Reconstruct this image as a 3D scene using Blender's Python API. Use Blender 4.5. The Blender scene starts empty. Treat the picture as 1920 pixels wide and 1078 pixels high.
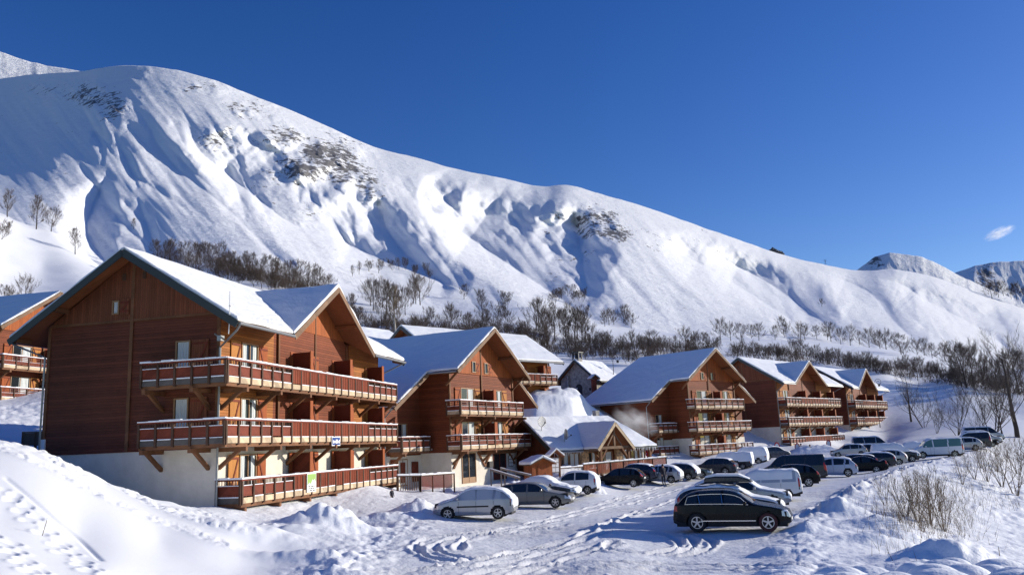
import bpy, math, random
import numpy as np
from mathutils import Vector, Matrix
random.seed(7)
SC = bpy.context.scene
COL = SC.collection
# ------------------------------------------------------------------ camera model (metres, camera 4 m above the car park)
FPX, PITCH, ROLL, CZ = 1550.14, 0.1876461, -0.04149757, 4.0
_cp, _sp = math.cos(PITCH), math.sin(PITCH)
F_ = np.array([0, _cp, _sp]); _U = np.array([0, -_sp, _cp]); _R = np.array([1., 0, 0])
R_ = math.cos(ROLL) * _R + math.sin(ROLL) * _U
U_ = -math.sin(ROLL) * _R + math.cos(ROLL) * _U
def ray(px, py): return F_ + R_ * (px - 960) / FPX - U_ * (py - 539) / FPX
def at(px, py, Y):
    d = ray(px, py); k = Y / d[1]
    return np.array([d[0] * k, Y, d[2] * k + CZ])

# ------------------------------------------------------------------ object helpers
def tag(o, label=None, cat=None, group=None, kind=None):
    if label: o['label'] = label
    if cat: o['category'] = cat
    if group: o['group'] = group
    if kind: o['kind'] = kind
    return o
def thing(name, label, cat, loc=(0, 0, 0), rotz=0.0, group=None):
    o = bpy.data.objects.new(name, None); COL.objects.link(o)
    o.empty_display_size = .3
    o.location = [float(c) for c in loc]; o.rotation_euler = (0, 0, rotz)
    return tag(o, label, cat, group)
def copy_tree(o, parent=None):
    c = o.copy(); COL.objects.link(c)
    if parent: c.parent = parent
    for ch in list(o.children): copy_tree(ch, c)
    return c

class MB:
    def __init__(s): s.v = []; s.f = []; s.m = []
    def face(s, pts, m=0):
        n = len(s.v); s.v += [tuple(p) for p in pts]; s.f.append(tuple(range(n, n + len(pts)))); s.m.append(m)
    def hull8(s, a, b, m=0):           # a: 4 pts ring, b: 4 pts ring
        n = len(s.v); s.v += [tuple(p) for p in a] + [tuple(p) for p in b]
        for q in ((3, 2, 1, 0), (4, 5, 6, 7), (0, 1, 5, 4), (1, 2, 6, 5), (2, 3, 7, 6), (3, 0, 4, 7)):
            s.f.append(tuple(n + i for i in q)); s.m.append(m)
    def box(s, x0, x1, y0, y1, z0, z1, m=0):
        s.hull8([(x0, y0, z0), (x1, y0, z0), (x1, y1, z0), (x0, y1, z0)], [(x0, y0, z1), (x1, y0, z1), (x1, y1, z1), (x0, y1, z1)], m)
    def beam(s, p, q, w, h, m=0):      # rectangular bar from p to q
        p = Vector(p); q = Vector(q); d = (q - p).normalized()
        up = Vector((0, 0, 1)) if abs(d.z) < .95 else Vector((1, 0, 0))
        a = d.cross(up).normalized() * w / 2; b = a.cross(d).normalized() * h / 2
        s.hull8([p - a - b, p + a - b, p + a + b, p - a + b], [q - a - b, q + a - b, q + a + b, q - a + b], m)
    def obox(s, p, q, z0, z1, t, off=0., m=0):   # upright board along the 2D segment p-q; off moves it to the right-hand side
        p = Vector(p); q = Vector(q); d = (q - p).normalized(); n = Vector((d.y, -d.x))
        a, b = n * (off + t / 2), n * (off - t / 2)
        c = [p + a, q + a, q + b, p + b]
        s.hull8([(k.x, k.y, z0) for k in c], [(k.x, k.y, z1) for k in c], m)
    def extr(s, poly, vec, m=0, mside=None):
        n = len(s.v); k = len(poly); vec = Vector(vec)
        s.v += [tuple(p) for p in poly] + [tuple(Vector(p) + vec) for p in poly]
        s.f.append(tuple(range(n, n + k))[::-1]); s.m.append(m)
        s.f.append(tuple(range(n + k, n + 2 * k))); s.m.append(m)
        for i in range(k):
            j = (i + 1) % k
            s.f.append((n + i, n + j, n + k + j, n + k + i)); s.m.append(m if mside is None else mside)
    def tube(s, pts, r, n=6, m=0, cap=True):
        pts = [Vector(p) for p in pts]; rs = r if isinstance(r, (list, tuple)) else [r] * len(pts)
        b = len(s.v)
        for i, p in enumerate(pts):
            d = (pts[min(i + 1, len(pts) - 1)] - pts[max(i - 1, 0)]).normalized()
            u = d.cross(Vector((0, 0, 1)))
            if u.length < .05: u = d.cross(Vector((1, 0, 0)))
            u.normalize(); w = u.cross(d)
            for k in range(n):
                t = 2 * math.pi * k / n
                s.v.append(tuple(p + (u * math.cos(t) + w * math.sin(t)) * rs[i]))
        for i in range(len(pts) - 1):
            for k in range(n):
                k2 = (k + 1) % n
                s.f.append((b + i * n + k, b + i * n + k2, b + (i + 1) * n + k2, b + (i + 1) * n + k)); s.m.append(m)
        if cap:
            s.f.append(tuple(b + k for k in range(n))); s.m.append(m)
            s.f.append(tuple(b + (len(pts) - 1) * n + k for k in range(n))[::-1]); s.m.append(m)
    def build(s, name, mats, parent=None, smooth=False, bevel=0):
        me = bpy.data.meshes.new(name); me.from_pydata(s.v, [], s.f)
        for mt in (mats if isinstance(mats, (list, tuple)) else [mats]): me.materials.append(mt)
        if any(s.m): me.polygons.foreach_set('material_index', s.m)
        if smooth: me.polygons.foreach_set('use_smooth', [True] * len(s.f))
        me.validate(); me.update()
        o = bpy.data.objects.new(name, me); COL.objects.link(o)
        if parent: o.parent = parent
        if bevel:
            b = o.modifiers.new('b', 'BEVEL'); b.width = bevel; b.segments = 2; b.limit_method = 'ANGLE'; b.angle_limit = .6
        return o
def fix_normals(o):
    import bmesh
    bm = bmesh.new(); bm.from_mesh(o.data); bmesh.ops.recalc_face_normals(bm, faces=bm.faces); bm.to_mesh(o.data); bm.free()
    return o

# ------------------------------------------------------------------ materials
def mat(name, col, rough=.6, metal=0., spec=.5):
    m = bpy.data.materials.new(name); m.use_nodes = True
    b = m.node_tree.nodes['Principled BSDF']
    b.inputs['Base Color'].default_value = (*col, 1); b.inputs['Roughness'].default_value = rough
    b.inputs['Metallic'].default_value = metal; b.inputs['Specular IOR Level'].default_value = spec
    return m
class NT:
    def __init__(s, m): s.t = m.node_tree; s.b = s.t.nodes['Principled BSDF']
    def n(s, k, **kw):
        x = s.t.nodes.new(k)
        for a, v in kw.items(): setattr(x, a, v)
        return x
    def l(s, a, b): s.t.links.new(a, b)
    def math(s, op, a, b=None, c=None):
        x = s.n('ShaderNodeMath', operation=op)
        for i, q in enumerate((a, b, c)):
            if q is None: continue
            if isinstance(q, (int, float)): x.inputs[i].default_value = q
            else: s.l(q, x.inputs[i])
        return x.outputs[0]
    def noise(s, vec, scale, detail=3, rough=.55):
        x = s.n('ShaderNodeTexNoise'); x.inputs['Scale'].default_value = scale; x.inputs['Detail'].default_value = detail
        x.inputs['Roughness'].default_value = rough
        if vec is not None: s.l(vec, x.inputs['Vector'])
        return x.outputs['Fac']
    def ramp(s, fac, stops):
        x = s.n('ShaderNodeValToRGB'); e = x.color_ramp.elements
        while len(e) < len(stops): e.new(.5)
        for k, (p, c) in enumerate(stops): e[k].position = p; e[k].color = (*c, 1) if len(c) == 3 else c
        s.l(fac, x.inputs[0]); return x.outputs[0]
    def obj(s): return s.n('ShaderNodeTexCoord').outputs['Object']
    def bump(s, h, dist=.02, strength=1.):
        x = s.n('ShaderNodeBump'); x.inputs['Distance'].default_value = dist; x.inputs['Strength'].default_value = strength
        s.l(h, x.inputs['Height']); s.l(x.outputs[0], s.b.inputs['Normal'])

def wood(name, col, mode='h', period=.14, var=.42, dark=.5, rough=.7):
    """planked timber: boards along one direction with their own tone, dark joints and grain"""
    m = mat(name, col, rough, spec=.25); t = NT(m)
    sep = t.n('ShaderNodeSeparateXYZ'); t.l(t.obj(), sep.inputs[0])
    X, Y, Z = sep.outputs
    if mode == 'h': c = Z
    elif mode == 'v': c = t.math('ADD', X, Y)
    else: c = t.math('ADD', t.math('ADD', X, Y), Z)
    k = t.math('DIVIDE', c, period); fl = t.math('FLOOR', k); fr = t.math('FRACT', k)
    wn = t.n('ShaderNodeTexWhiteNoise', noise_dimensions='1D'); t.l(fl, wn.inputs['W'])
    mp = t.n('ShaderNodeMapping'); mp.inputs['Scale'].default_value = (1.2, 1.2, 14) if mode == 'h' else ((9, 9, .9) if mode == 'v' else (3, 3, 3))
    t.l(t.obj(), mp.inputs[0])
    g = t.noise(mp.outputs[0], 1.6, 5, .65)
    big = t.noise(t.obj(), .7, 5, .65)
    v = t.math('ADD', t.math('MULTIPLY', wn.outputs['Value'], .28), t.math('ADD', t.math('MULTIPLY', g, .45), t.math('MULTIPLY', big, .55)))
    lo = tuple(x * (1 - var) for x in col); hi = tuple(min(1, x * (1 + var)) for x in col)
    cr = t.ramp(v, [(.3, lo), (.9, hi)])
    groove = t.math('LESS_THAN', fr, .1) if mode != 'n' else None
    if groove is not None:
        mx = t.n('ShaderNodeMix', data_type='RGBA'); t.l(t.math('MULTIPLY', groove, 1 - dark), mx.inputs[0])
        t.l(cr, mx.inputs[6]); mx.inputs[7].default_value = (*[x * .15 for x in col], 1); cr = mx.outputs[2]
        h = t.math('POWER', t.math('ABSOLUTE', t.math('SINE', t.math('MULTIPLY', fr, math.pi))), .4)
        t.bump(t.math('ADD', h, t.math('MULTIPLY', g, .3)), .02, .8)
    else: t.bump(g, .008, .6)
    t.l(cr, t.b.inputs['Base Color'])
    return m
def snowmat(name, scale=3., dist=.05, col=(.86, .88, .91), extra=None):
    m = mat(name, col, .55, spec=.2); t = NT(m); co = t.obj()
    h = t.math('ADD', t.math('MULTIPLY', t.noise(co, scale, 4), 1.), t.math('MULTIPLY', t.noise(co, scale * 9, 2), .12))
    t.bump(h, dist, .8)
    return m
def paint(name, col, rough=.25, metal=.0, dirt=.35, spec=.5):
    m = mat(name, col, rough, metal, spec); t = NT(m); co = t.obj()
    t.b.inputs['Coat Weight'].default_value = .2 if spec > .3 else 0.; t.b.inputs['Coat Roughness'].default_value = .08
    sep = t.n('ShaderNodeSeparateXYZ'); t.l(co, sep.inputs[0])
    n = t.noise(co, 2.5, 5, .7)
    k = t.math('MULTIPLY', t.math('ADD', t.math('MULTIPLY', sep.outputs[2], -1.5), .9), n)   # road salt on the sills
    k = t.n('ShaderNodeClamp') if False else t.math('MULTIPLY', t.math('MAXIMUM', k, 0.), dirt * 2)
    mx = t.n('ShaderNodeMix', data_type='RGBA'); t.l(t.math('MINIMUM', k, .8), mx.inputs[0])
    mx.inputs[6].default_value = (*col, 1); mx.inputs[7].default_value = (.42, .41, .40, 1); t.l(mx.outputs[2], t.b.inputs['Base Color'])
    t.l(t.math('ADD', t.math('MULTIPLY', n, .25), rough - .08), t.b.inputs['Roughness'])
    return m

M = {}
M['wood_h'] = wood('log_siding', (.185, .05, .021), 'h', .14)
M['wood_o'] = wood('orange_siding', (.34, .125, .033), 'h', .14)
M['wood_v'] = wood('upright_boards', (.33, .09, .024), 'v', .13)
M['wood_gable_shade'] = wood('shaded_gable_siding', (.125, .036, .019), 'h', .14, .45, .7)  # darker copy of the log siding, the gable end's shade put into its colour
M['wood_gv'] = wood('gable_boards', (.19, .06, .027), 'v', .13, .4)  # darkened together with the gable siding, for the same shade
M['rail'] = wood('rail_wood', (.165, .036, .018), 'n', .5, .4)
M['boards'] = wood('rail_boards', (.21, .042, .016), 'v', .12, .5)
M['post'] = wood('dark_posts', (.085, .045, .028), 'n', .5, .4)
M['beam'] = wood('beam_wood', (.17, .075, .035), 'n', .5, .45)
M['soffit'] = wood('soffit_boards', (.22, .075, .028), 'n', .5, .3)
M['soffit_o'] = wood('soffit_boards_orange', (.26, .095, .036), 'n', .5, .3)
M['fascia'] = mat('dark_fascia', (.028, .036, .034), .5)
M['fascia_w'] = wood('weathered_fascia', (.19, .115, .07), 'n', .5, .4)
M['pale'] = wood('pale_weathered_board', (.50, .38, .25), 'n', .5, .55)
M['darkgrey'] = wood('shaded_weathered_wood', (.10, .088, .08), 'n', .5, .4)  # grey weathered boards, darkened further to paint in the shade of balcony sides
M['greywood'] = wood('grey_weathered_wood', (.28, .24, .20), 'n', .5, .4)
M['shutter'] = wood('shutter_wood', (.33, .085, .024), 'v', .11, .3)
M['shutter_o'] = wood('shutter_orange', (.45, .19, .05), 'v', .11, .3)
M['plaster'] = mat('cream_plaster', (.72, .66, .55), .85, spec=.2)
_t = NT(M['plaster']); _t.l(_t.ramp(_t.noise(_t.obj(), 1.1, 5, .7), [(.3, (.62, .57, .48)), (.7, (.76, .70, .60))]), _t.b.inputs['Base Color']); _t.bump(_t.noise(_t.obj(), 30, 3), .01, .5)
M['snow'] = snowmat('roof_snow', .8, .12)
M['snow_s'] = snowmat('piled_snow', 5., .04)
M['glass'] = mat('window_glass', (.02, .025, .03), .06, spec=.7)
M['curtain'] = mat('net_curtain', (.62, .66, .66), .8)
_t = NT(M['curtain']); _s = _t.n('ShaderNodeSeparateXYZ'); _t.l(_t.obj(), _s.inputs[0])
_f = _t.math('SINE', _t.math('MULTIPLY', _t.math('ADD', _s.outputs[0], _s.outputs[1]), 42.)); _t.bump(_f, .02, 1.)
M['frame'] = mat('window_frame', (.30, .16, .07), .55)
M['white'] = mat('white_paint', (.78, .78, .76), .5)
M['zinc'] = mat('zinc_gutter', (.30, .31, .31), .4, .5)
M['black'] = mat('black_rubber', (.012, .012, .013), .75)
M['iron'] = mat('dark_iron', (.03, .03, .035), .5, .4)
M['stone'] = mat('rubble_stone', (.3, .28, .25), .9, spec=.2)
_t = NT(M['stone']); _v = _t.n('ShaderNodeTexVoronoi'); _v.inputs['Scale'].default_value = 3.2; _t.l(_t.obj(), _v.inputs['Vector'])
_t.l(_t.ramp(_t.math('ADD', _t.math('MULTIPLY', _v.outputs['Distance'], .6), _t.math('MULTIPLY', _t.noise(_t.obj(), 2.5, 5), .6)), [(.25, (.48, .46, .42)), (.55, (.40, .38, .35)), (.8, (.27, .26, .24))]), _t.b.inputs['Base Color'])
_t.bump(_v.outputs['Distance'], .05, .6)
M['brick'] = mat('stone_pier', (.55, .36, .2), .85, spec=.2)
_t = NT(M['brick']); _v = _t.n('ShaderNodeTexVoronoi'); _v.inputs['Scale'].default_value = 5.5; _t.l(_t.obj(), _v.inputs['Vector'])
_t.l(_t.ramp(_v.outputs['Distance'], [(.1, (.62, .42, .24)), (.5, (.48, .31, .18)), (.75, (.25, .18, .12))]), _t.b.inputs['Base Color'])
M['bark'] = mat('bark', (.075, .06, .05), .9, spec=.1)
M['twig3'] = mat('grey_twigs', (.12, .098, .082), .9, spec=.1)
M['twig'] = mat('twigs', (.105, .08, .066), .9, spec=.1)
M['twig2'] = mat('pale_twigs', (.20, .155, .11), .9, spec=.1)
M['birch'] = mat('birch_bark', (.42, .38, .33), .8, spec=.1)
M['red'] = mat('red_paint', (.55, .03, .03), .4)
M['chrome'] = mat('chrome_trim', (.6, .6, .6), .2, 1.)
M['rim'] = mat('alloy_rim', (.5, .5, .5), .3, .8)
M['cloth_dark'] = mat('dark_cloth', (.03, .03, .04), .9)
M['cloth_red'] = mat('red_cloth', (.35, .02, .03), .9)
M['cloth_teal'] = mat('teal_cloth', (.05, .28, .28), .9)
M['cloth_grey'] = mat('grey_knit', (.4, .42, .45), .9)
M['skin'] = mat('skin', (.5, .28, .2), .6)
M['hair'] = mat('hair', (.04, .025, .02), .7)
M['plast'] = mat('white_plastic', (.8, .8, .8), .4)
# ------------------------------------------------------------------ noise
def _h(ix, iy, s):
    n = (ix * 374761393 + iy * 668265263 + s * 1442695041).astype(np.int64)
    n = (n ^ (n >> 13)) * 1274126177 & 0x7fffffff
    return ((n ^ (n >> 16)) & 0xffff) / 65535.0
def vnoise(x, y, s=0):
    ix = np.floor(x).astype(np.int64); iy = np.floor(y).astype(np.int64)
    fx = x - ix; fy = y - iy; fx = fx * fx * (3 - 2 * fx); fy = fy * fy * (3 - 2 * fy)
    a = _h(ix, iy, s); b = _h(ix + 1, iy, s); c = _h(ix, iy + 1, s); d = _h(ix + 1, iy + 1, s)
    return (a + (b - a) * fx) * (1 - fy) + (c + (d - c) * fx) * fy
def fbm(x, y, scale, oct=4, s=0, gain=.5):
    r = 0; a = 1; t = 0; x = x / scale; y = y / scale
    for o in range(oct):
        r = r + a * (vnoise(x, y, s + o * 17) - .5); t += a; a *= gain
        x, y = x * 1.87 + y * .61 + 13.1, y * 1.87 - x * .61 + 7.7
    return r / t * 2
def sstep(a, b, x):
    t = np.clip((x - a) / (b - a), 0, 1); return t * t * (3 - 2 * t)

# ------------------------------------------------------------------ ground: survey points (pixel, distance) -> thin-plate surface
SURV = [
 # car park and road
 (893, 973, 42), (1000, 949, 51), (1075, 927, 58), (1022, 937, 56), (1160, 911, 68), (1237, 904, 73), (1300, 898, 78), (1373, 997, 34.4), (1306, 998, 34.9), (1440, 998, 33.9),
 (1380, 938, 46), (1478, 913, 57), (1490, 904, 63), (1560, 894, 68), (1612, 888, 73), (1660, 874, 81), (1690, 866, 86), (1760, 855, 92), (1850, 838, 104), (1240, 925, 62),
 (1130, 950, 50), (1150, 1000, 34), (1000, 1018, 33), (850, 1040, 29), (700, 1078, 25), (1000, 1078, 25.5), (1250, 1078, 25.3), (1400, 1050, 27.5), (1450, 862, 92), (1560, 850, 104), (1640, 846, 112), (1590, 842, 118), (1640, 838, 122), (1690, 834, 117), (1540, 848, 110), (1500, 855, 103), (1340, 886, 88),
 # foot of the chalets
 (402, 953, 38.5), (470, 968, 38), (530, 962, 40.5), (600, 946, 45.5), (660, 925, 50), (700, 912, 54), (745, 922, 56), (800, 922, 58), (848, 918, 66), (910, 912, 69), (967, 906, 72), (790, 916, 66), (760, 912, 70), (1035, 897, 68), (1110, 890, 72), (1215, 868, 84), (1300, 868, 98), (1420, 850, 110), (1468, 842, 115), (1580, 832, 128), (1660, 826, 134),
 (690, 990, 39), (780, 965, 43), (600, 1005, 35), (640, 1040, 29),
 # bank on the left
 (-150, 815, 36), (0, 830, 35), (60, 845, 35), (110, 864, 35), (160, 887, 35), (240, 921, 35.5), (320, 942, 36), (0, 862, 41), (60, 874, 40.5), (110, 890, 40), (160, 908, 39.5), (240, 940, 39), (320, 958, 38.6), (0, 960, 22), (150, 1000, 23), (300, 1010, 26), (0, 1078, 15), (-200, 1078, 15), (200, 1078, 18), (320, 1078, 21), (450, 1040, 27), (430, 990, 31), (520, 1015, 31.5),
 (1000, 866, 84), (1100, 863, 85), (1190, 858, 88), (1210, 851, 100),
 # foreground and right-hand embankment
 (1500, 1000, 33), (1600, 960, 40), (1660, 905, 52), (1720, 878, 66), (1800, 862, 82), (1850, 846, 96), (1760, 960, 47), (1800, 905, 62), (1900, 940, 60), (1900, 870, 95), (1920, 1000, 47), (1800, 1020, 38), (1900, 1060, 34), (2050, 1060, 36), (2050, 930, 70), (2000, 860, 105), (1650, 1020, 31), (1500, 1060, 25.5), (1700, 1078, 24.5), (1850, 1078, 28),
 # behind the chalets
 (40, 792, 58), (-80, 770, 62), (30, 740, 72), (200, 700, 80), (400, 720, 80), (600, 730, 90), (760, 740, 95), (900, 735, 105), (1030, 742, 108), (1095, 742, 114), (1150, 740, 116), (1080, 775, 92), (1000, 790, 88), (1250, 735, 130), (1400, 735, 145), (1550, 740, 155), (1690, 828, 124), (1675, 770, 152), (1800, 815, 124), (1760, 760, 154), (1900, 800, 130), (1900, 765, 152), (2050, 800, 140),
 (1150, 655, 190), (1040, 640, 200), (1300, 668, 200), (1540, 677, 195), (1660, 692, 185), (1780, 713, 178), (1920, 736, 172), (2060, 765, 170),
 (1540, 683, 225), (1700, 703, 215), (1920, 742, 205), (1040, 605, 250), (1200, 632, 250), (1400, 655, 255), (800, 590, 240), (600, 580, 220), (400, 560, 200), (200, 560, 180),
 # left hill and moraine
 (0, 575, 150), (0, 480, 230), (0, 396, 300), (100, 434, 300), (150, 470, 295), (200, 505, 290), (80, 500, 240), (-150, 350, 300), (-150, 560, 150),
 (0, 420, 345), (100, 450, 345), (180, 500, 345), (-150, 380, 345),
 (480, 490, 330), (350, 500, 320), (680, 545, 330), (600, 520, 330), (860, 585, 330), (1000, 575, 340), (1100, 600, 340), (1300, 630, 345), (1500, 640, 345), (1700, 660, 345), (1900, 690, 345), (2060, 720, 345), (2200, 745, 345),
 (260, 520, 335),
]
_S = np.array([at(*s) for s in SURV])
_extra = np.array([[-3, 74, .8], [1.5, 79, 1.2], [-8, 76, 1.6], [-12, 3, 1.2], [0, 3, .9], [10, 3, .8], [-25, 14, 2.6], [14, 14, .4], [28, 20, -2.2], [-6, 14, .8], [3, 14, .7], [-60, 30, 7.], [-60, 5, 5.], [60, 30, -7.], [40, 5, -4.], [-160, 150, 40.], [-330, 150, 110.], [330, 200, -3.], [200, 100, -8.], [-330, 345, 135], [330, 345, 25], [230, 345, 28.]])
_S = np.vstack([_S, _extra])
def _warp(x, y):                      # compress distance so that near and far points weigh alike
    r = np.hypot(x, y); k = np.log(r + 12) * 60 / np.maximum(r, 1e-6)
    return x * k, y * k
def _phi(r2): return np.where(r2 > 1e-9, r2 * np.log(r2 + 1e-12) * .5, 0.)
_wx, _wy = _warp(_S[:, 0], _S[:, 1])
def _fit():
    n = len(_S); d2 = (_wx[:, None] - _wx) ** 2 + (_wy[:, None] - _wy) ** 2
    A = np.zeros((n + 3, n + 3)); A[:n, :n] = _phi(d2) + np.eye(n) * 1.5
    P = np.stack([np.ones(n), _wx, _wy], 1); A[:n, n:] = P; A[n:, :n] = P.T
    return np.linalg.solve(A, np.r_[_S[:, 2] , 0, 0, 0])
_W = _fit()
def base_z(x, y):
    x = np.asarray(x, float); y = np.asarray(y, float); sh = x.shape
    wx, wy = _warp(x.ravel(), y.ravel()); out = np.empty(len(wx)); n = len(_S)
    for i in range(0, len(wx), 20000):
        a = wx[i:i + 20000]; b = wy[i:i + 20000]
        d2 = (a[:, None] - _wx) ** 2 + (b[:, None] - _wy) ** 2
        out[i:i + 20000] = _phi(d2) @ _W[:n] + _W[n] + _W[n + 1] * a + _W[n + 2] * b
    return out.reshape(sh)
def hit(px, py, y0=10., y1=345.):
    """where the ray through a pixel first meets the smooth ground"""
    d = ray(px, py); ys = np.exp(np.linspace(np.log(y0), np.log(y1), 500))
    X = d[0] / d[1] * ys; Z = d[2] / d[1] * ys + CZ
    g = Z - base_z(X, ys); k = np.argmax(g < 0)
    if not (g < 0).any(): return None
    if k > 0:
        t = g[k - 1] / (g[k - 1] - g[k]); y = ys[k - 1] + (ys[k] - ys[k - 1]) * t
    else: y = ys[0]
    x = d[0] / d[1] * y
    return np.array([x, y, d[2] / d[1] * y + CZ])

# bumps: pixel of the foot centre, (half widths across/along the view), height, power
PILES = [((612, 985), 36, 1.7, 1.3, 1.35, 2), ((500, 1030), 31, 2.2, 1.2, .55, 2), ((570, 1000), 33.5, 2.2, 1.2, .5, 2), ((775, 962), 43.5, 1.1, .9, .55, 2), ((1578, 962), 39, 1.0, 1.0, .75, 2), ((1660, 985), 35.5, 1.5, .8, .5, 2),
         ((1650, 1010), 31.5, 1.6, .5, .35, 2), ((1805, 1062), 26.5, 1.9, 1.1, 1.25, 2), ((1740, 1072), 24.5, 1.2, 1.0, .5, 2), ((1450, 1035), 28.5, .7, .4, .3, 2), ((1520, 1000), 33.5, .9, .6, .3, 2), ((1690, 1000), 33, 1.1, .6, .45, 2), ((560, 1055), 27.5, 1.5, .8, .35, 2), ((690, 985), 40, 1.5, 1.0, .4, 2), ((735, 975), 41, 1.3, .9, .35, 2),
         ((1075, 772), 100, 5.0, 3.0, 1.6, 2), ((1040, 790), 95, 4.0, 2.5, .8, 2), ((1505, 862), 107, 2.2, 1.2, .9, 2), ((1540, 860), 108, 2.4, 1.2, 1.0, 2), ((1120, 918), 60, .55, .5, .5, 3)]
def wline(pts, Y=None): return np.array([(hit(*p) if Y is None else at(*p, Y))[:2] for p in pts])
def seg_dist(x, y, L):
    """distance to a polyline, with the arc length of the closest point"""
    best = np.full(x.shape, 1e9); arc = np.zeros(x.shape); s = 0.
    for a, b in zip(L[:-1], L[1:]):
        d = b - a; l = np.hypot(*d) + 1e-9
        t = np.clip(((x - a[0]) * d[0] + (y - a[1]) * d[1]) / l ** 2, 0, 1)
        q = np.hypot(x - a[0] - t * d[0], y - a[1] - t * d[1]); m = q < best
        best = np.where(m, q, best); arc = np.where(m, s + t * l, arc); s += l
    return best, arc
def smooth_line(L, k=6):
    out = []
    n = len(L)
    for i in range(n - 1):
        p0, p1, p2, p3 = L[max(i - 1, 0)], L[i], L[i + 1], L[min(i + 2, n - 1)]
        for t in np.linspace(0, 1, k, endpoint=False):
            out.append(.5 * (2 * p1 + (p2 - p0) * t + (2 * p0 - 5 * p1 + 4 * p2 - p3) * t ** 2 + (3 * p1 - p0 - 3 * p2 + p3) * t ** 3))
    out.append(L[-1]); return np.array(out)
TRACKS = [  # tyre ruts (pixels)
 [(862, 1054), (810, 1046), (778, 1030), (790, 1018), (840, 1006), (930, 995), (1040, 972), (1130, 945), (1230, 920)],
 [(905, 1052), (850, 1042), (812, 1028), (830, 1016), (890, 1005), (980, 992), (1080, 968), (1160, 945)],
 [(860, 1030), (868, 1016), (900, 1006), (960, 1000), (1060, 985)], [(830, 1060), (960, 1040), (1090, 1005), (1190, 965), (1280, 930)],
 [(700, 1078), (850, 1058), (1000, 1030), (1110, 995), (1200, 958)], [(740, 1078), (890, 1062), (1030, 1035), (1140, 998)],
 [(1220, 1036), (1258, 1030), (1275, 1020), (1262, 1008), (1230, 1000)], [(1250, 1038), (1290, 1030), (1302, 1018), (1290, 1006)], [(1280, 1040), (1325, 1030), (1338, 1018), (1322, 1008), (1290, 1000)],
 [(1220, 1036), (1150, 1030), (1135, 1022), (1150, 1014)], [(1040, 1060), (1150, 1052), (1300, 1056), (1480, 1060)], [(1060, 1070), (1200, 1064), (1330, 1066), (1500, 1068)],
 [(1140, 940), (1230, 915), (1330, 893), (1420, 880)], [(1180, 945), (1262, 920), (1300, 908)], [(1500, 975), (1580, 930), (1650, 900), (1720, 870), (1790, 858)], [(1520, 970), (1600, 922), (1680, 888), (1760, 863)], [(880, 1078), (1000, 1056), (1120, 1020)], [(960, 1078), (1060, 1050), (1160, 1018)]]
TRACKS = [smooth_line(wline(t)) for t in TRACKS]
TRAILS = [[(-30, 826), (40, 850), (130, 893), (230, 945), (330, 985), (420, 1020)], [(30, 828), (100, 858), (200, 905), (300, 950), (400, 988), (470, 1010)], [(110, 866), (190, 900), (280, 938), (380, 965), (480, 990)]]
TRAILS = [smooth_line(wline(t)) for t in TRAILS]
STEPS = []
for ln in ([(5, 908), (40, 950), (80, 990), (120, 1030), (165, 1062), (195, 1085)], [(-5, 1000), (20, 1030), (55, 1065), (80, 1090)], [(330, 935), (380, 960), (450, 985), (520, 1000)]):
    L = smooth_line(wline(ln), 10); acc = 0; side = 1
    for a, b in zip(L[:-1], L[1:]):
        acc += np.hypot(*(b - a))
        if acc > .33 + .22 * random.random():
            acc = 0; side = -side; d = (b - a) / np.hypot(*(b - a)); STEPS.append((b[0] - d[1] * (.13 * side + random.gauss(0, .07)), b[1] + d[0] * (.13 * side + random.gauss(0, .07))))
_SLED = smooth_line(wline([(10, 893), (60, 935), (100, 970), (150, 1010), (190, 1048)]))
_PARK = wline([(640, 1078), (760, 1000), (800, 965), (1000, 925), (1200, 880), (1400, 868), (1560, 838), (1700, 828), (1860, 832), (1860, 843), (1740, 868), (1660, 895), (1560, 945), (1490, 1000), (1500, 1078)])
def inside(x, y, P):
    r = np.zeros(x.shape, bool); n = len(P)
    for i in range(n):
        a = P[i]; b = P[(i + 1) % n]
        c = ((a[1] > y) != (b[1] > y)) & (x < (b[0] - a[0]) * (y - a[1]) / (b[1] - a[1] + 1e-12) + a[0]); r ^= c
    return r
def sub(x, y, box, pad):               # mask of a bounding box
    return (x > box[0] - pad) & (x < box[1] + pad) & (y > box[2] - pad) & (y < box[3] + pad)
def bb(L): return L[:, 0].min(), L[:, 0].max(), L[:, 1].min(), L[:, 1].max()
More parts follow.
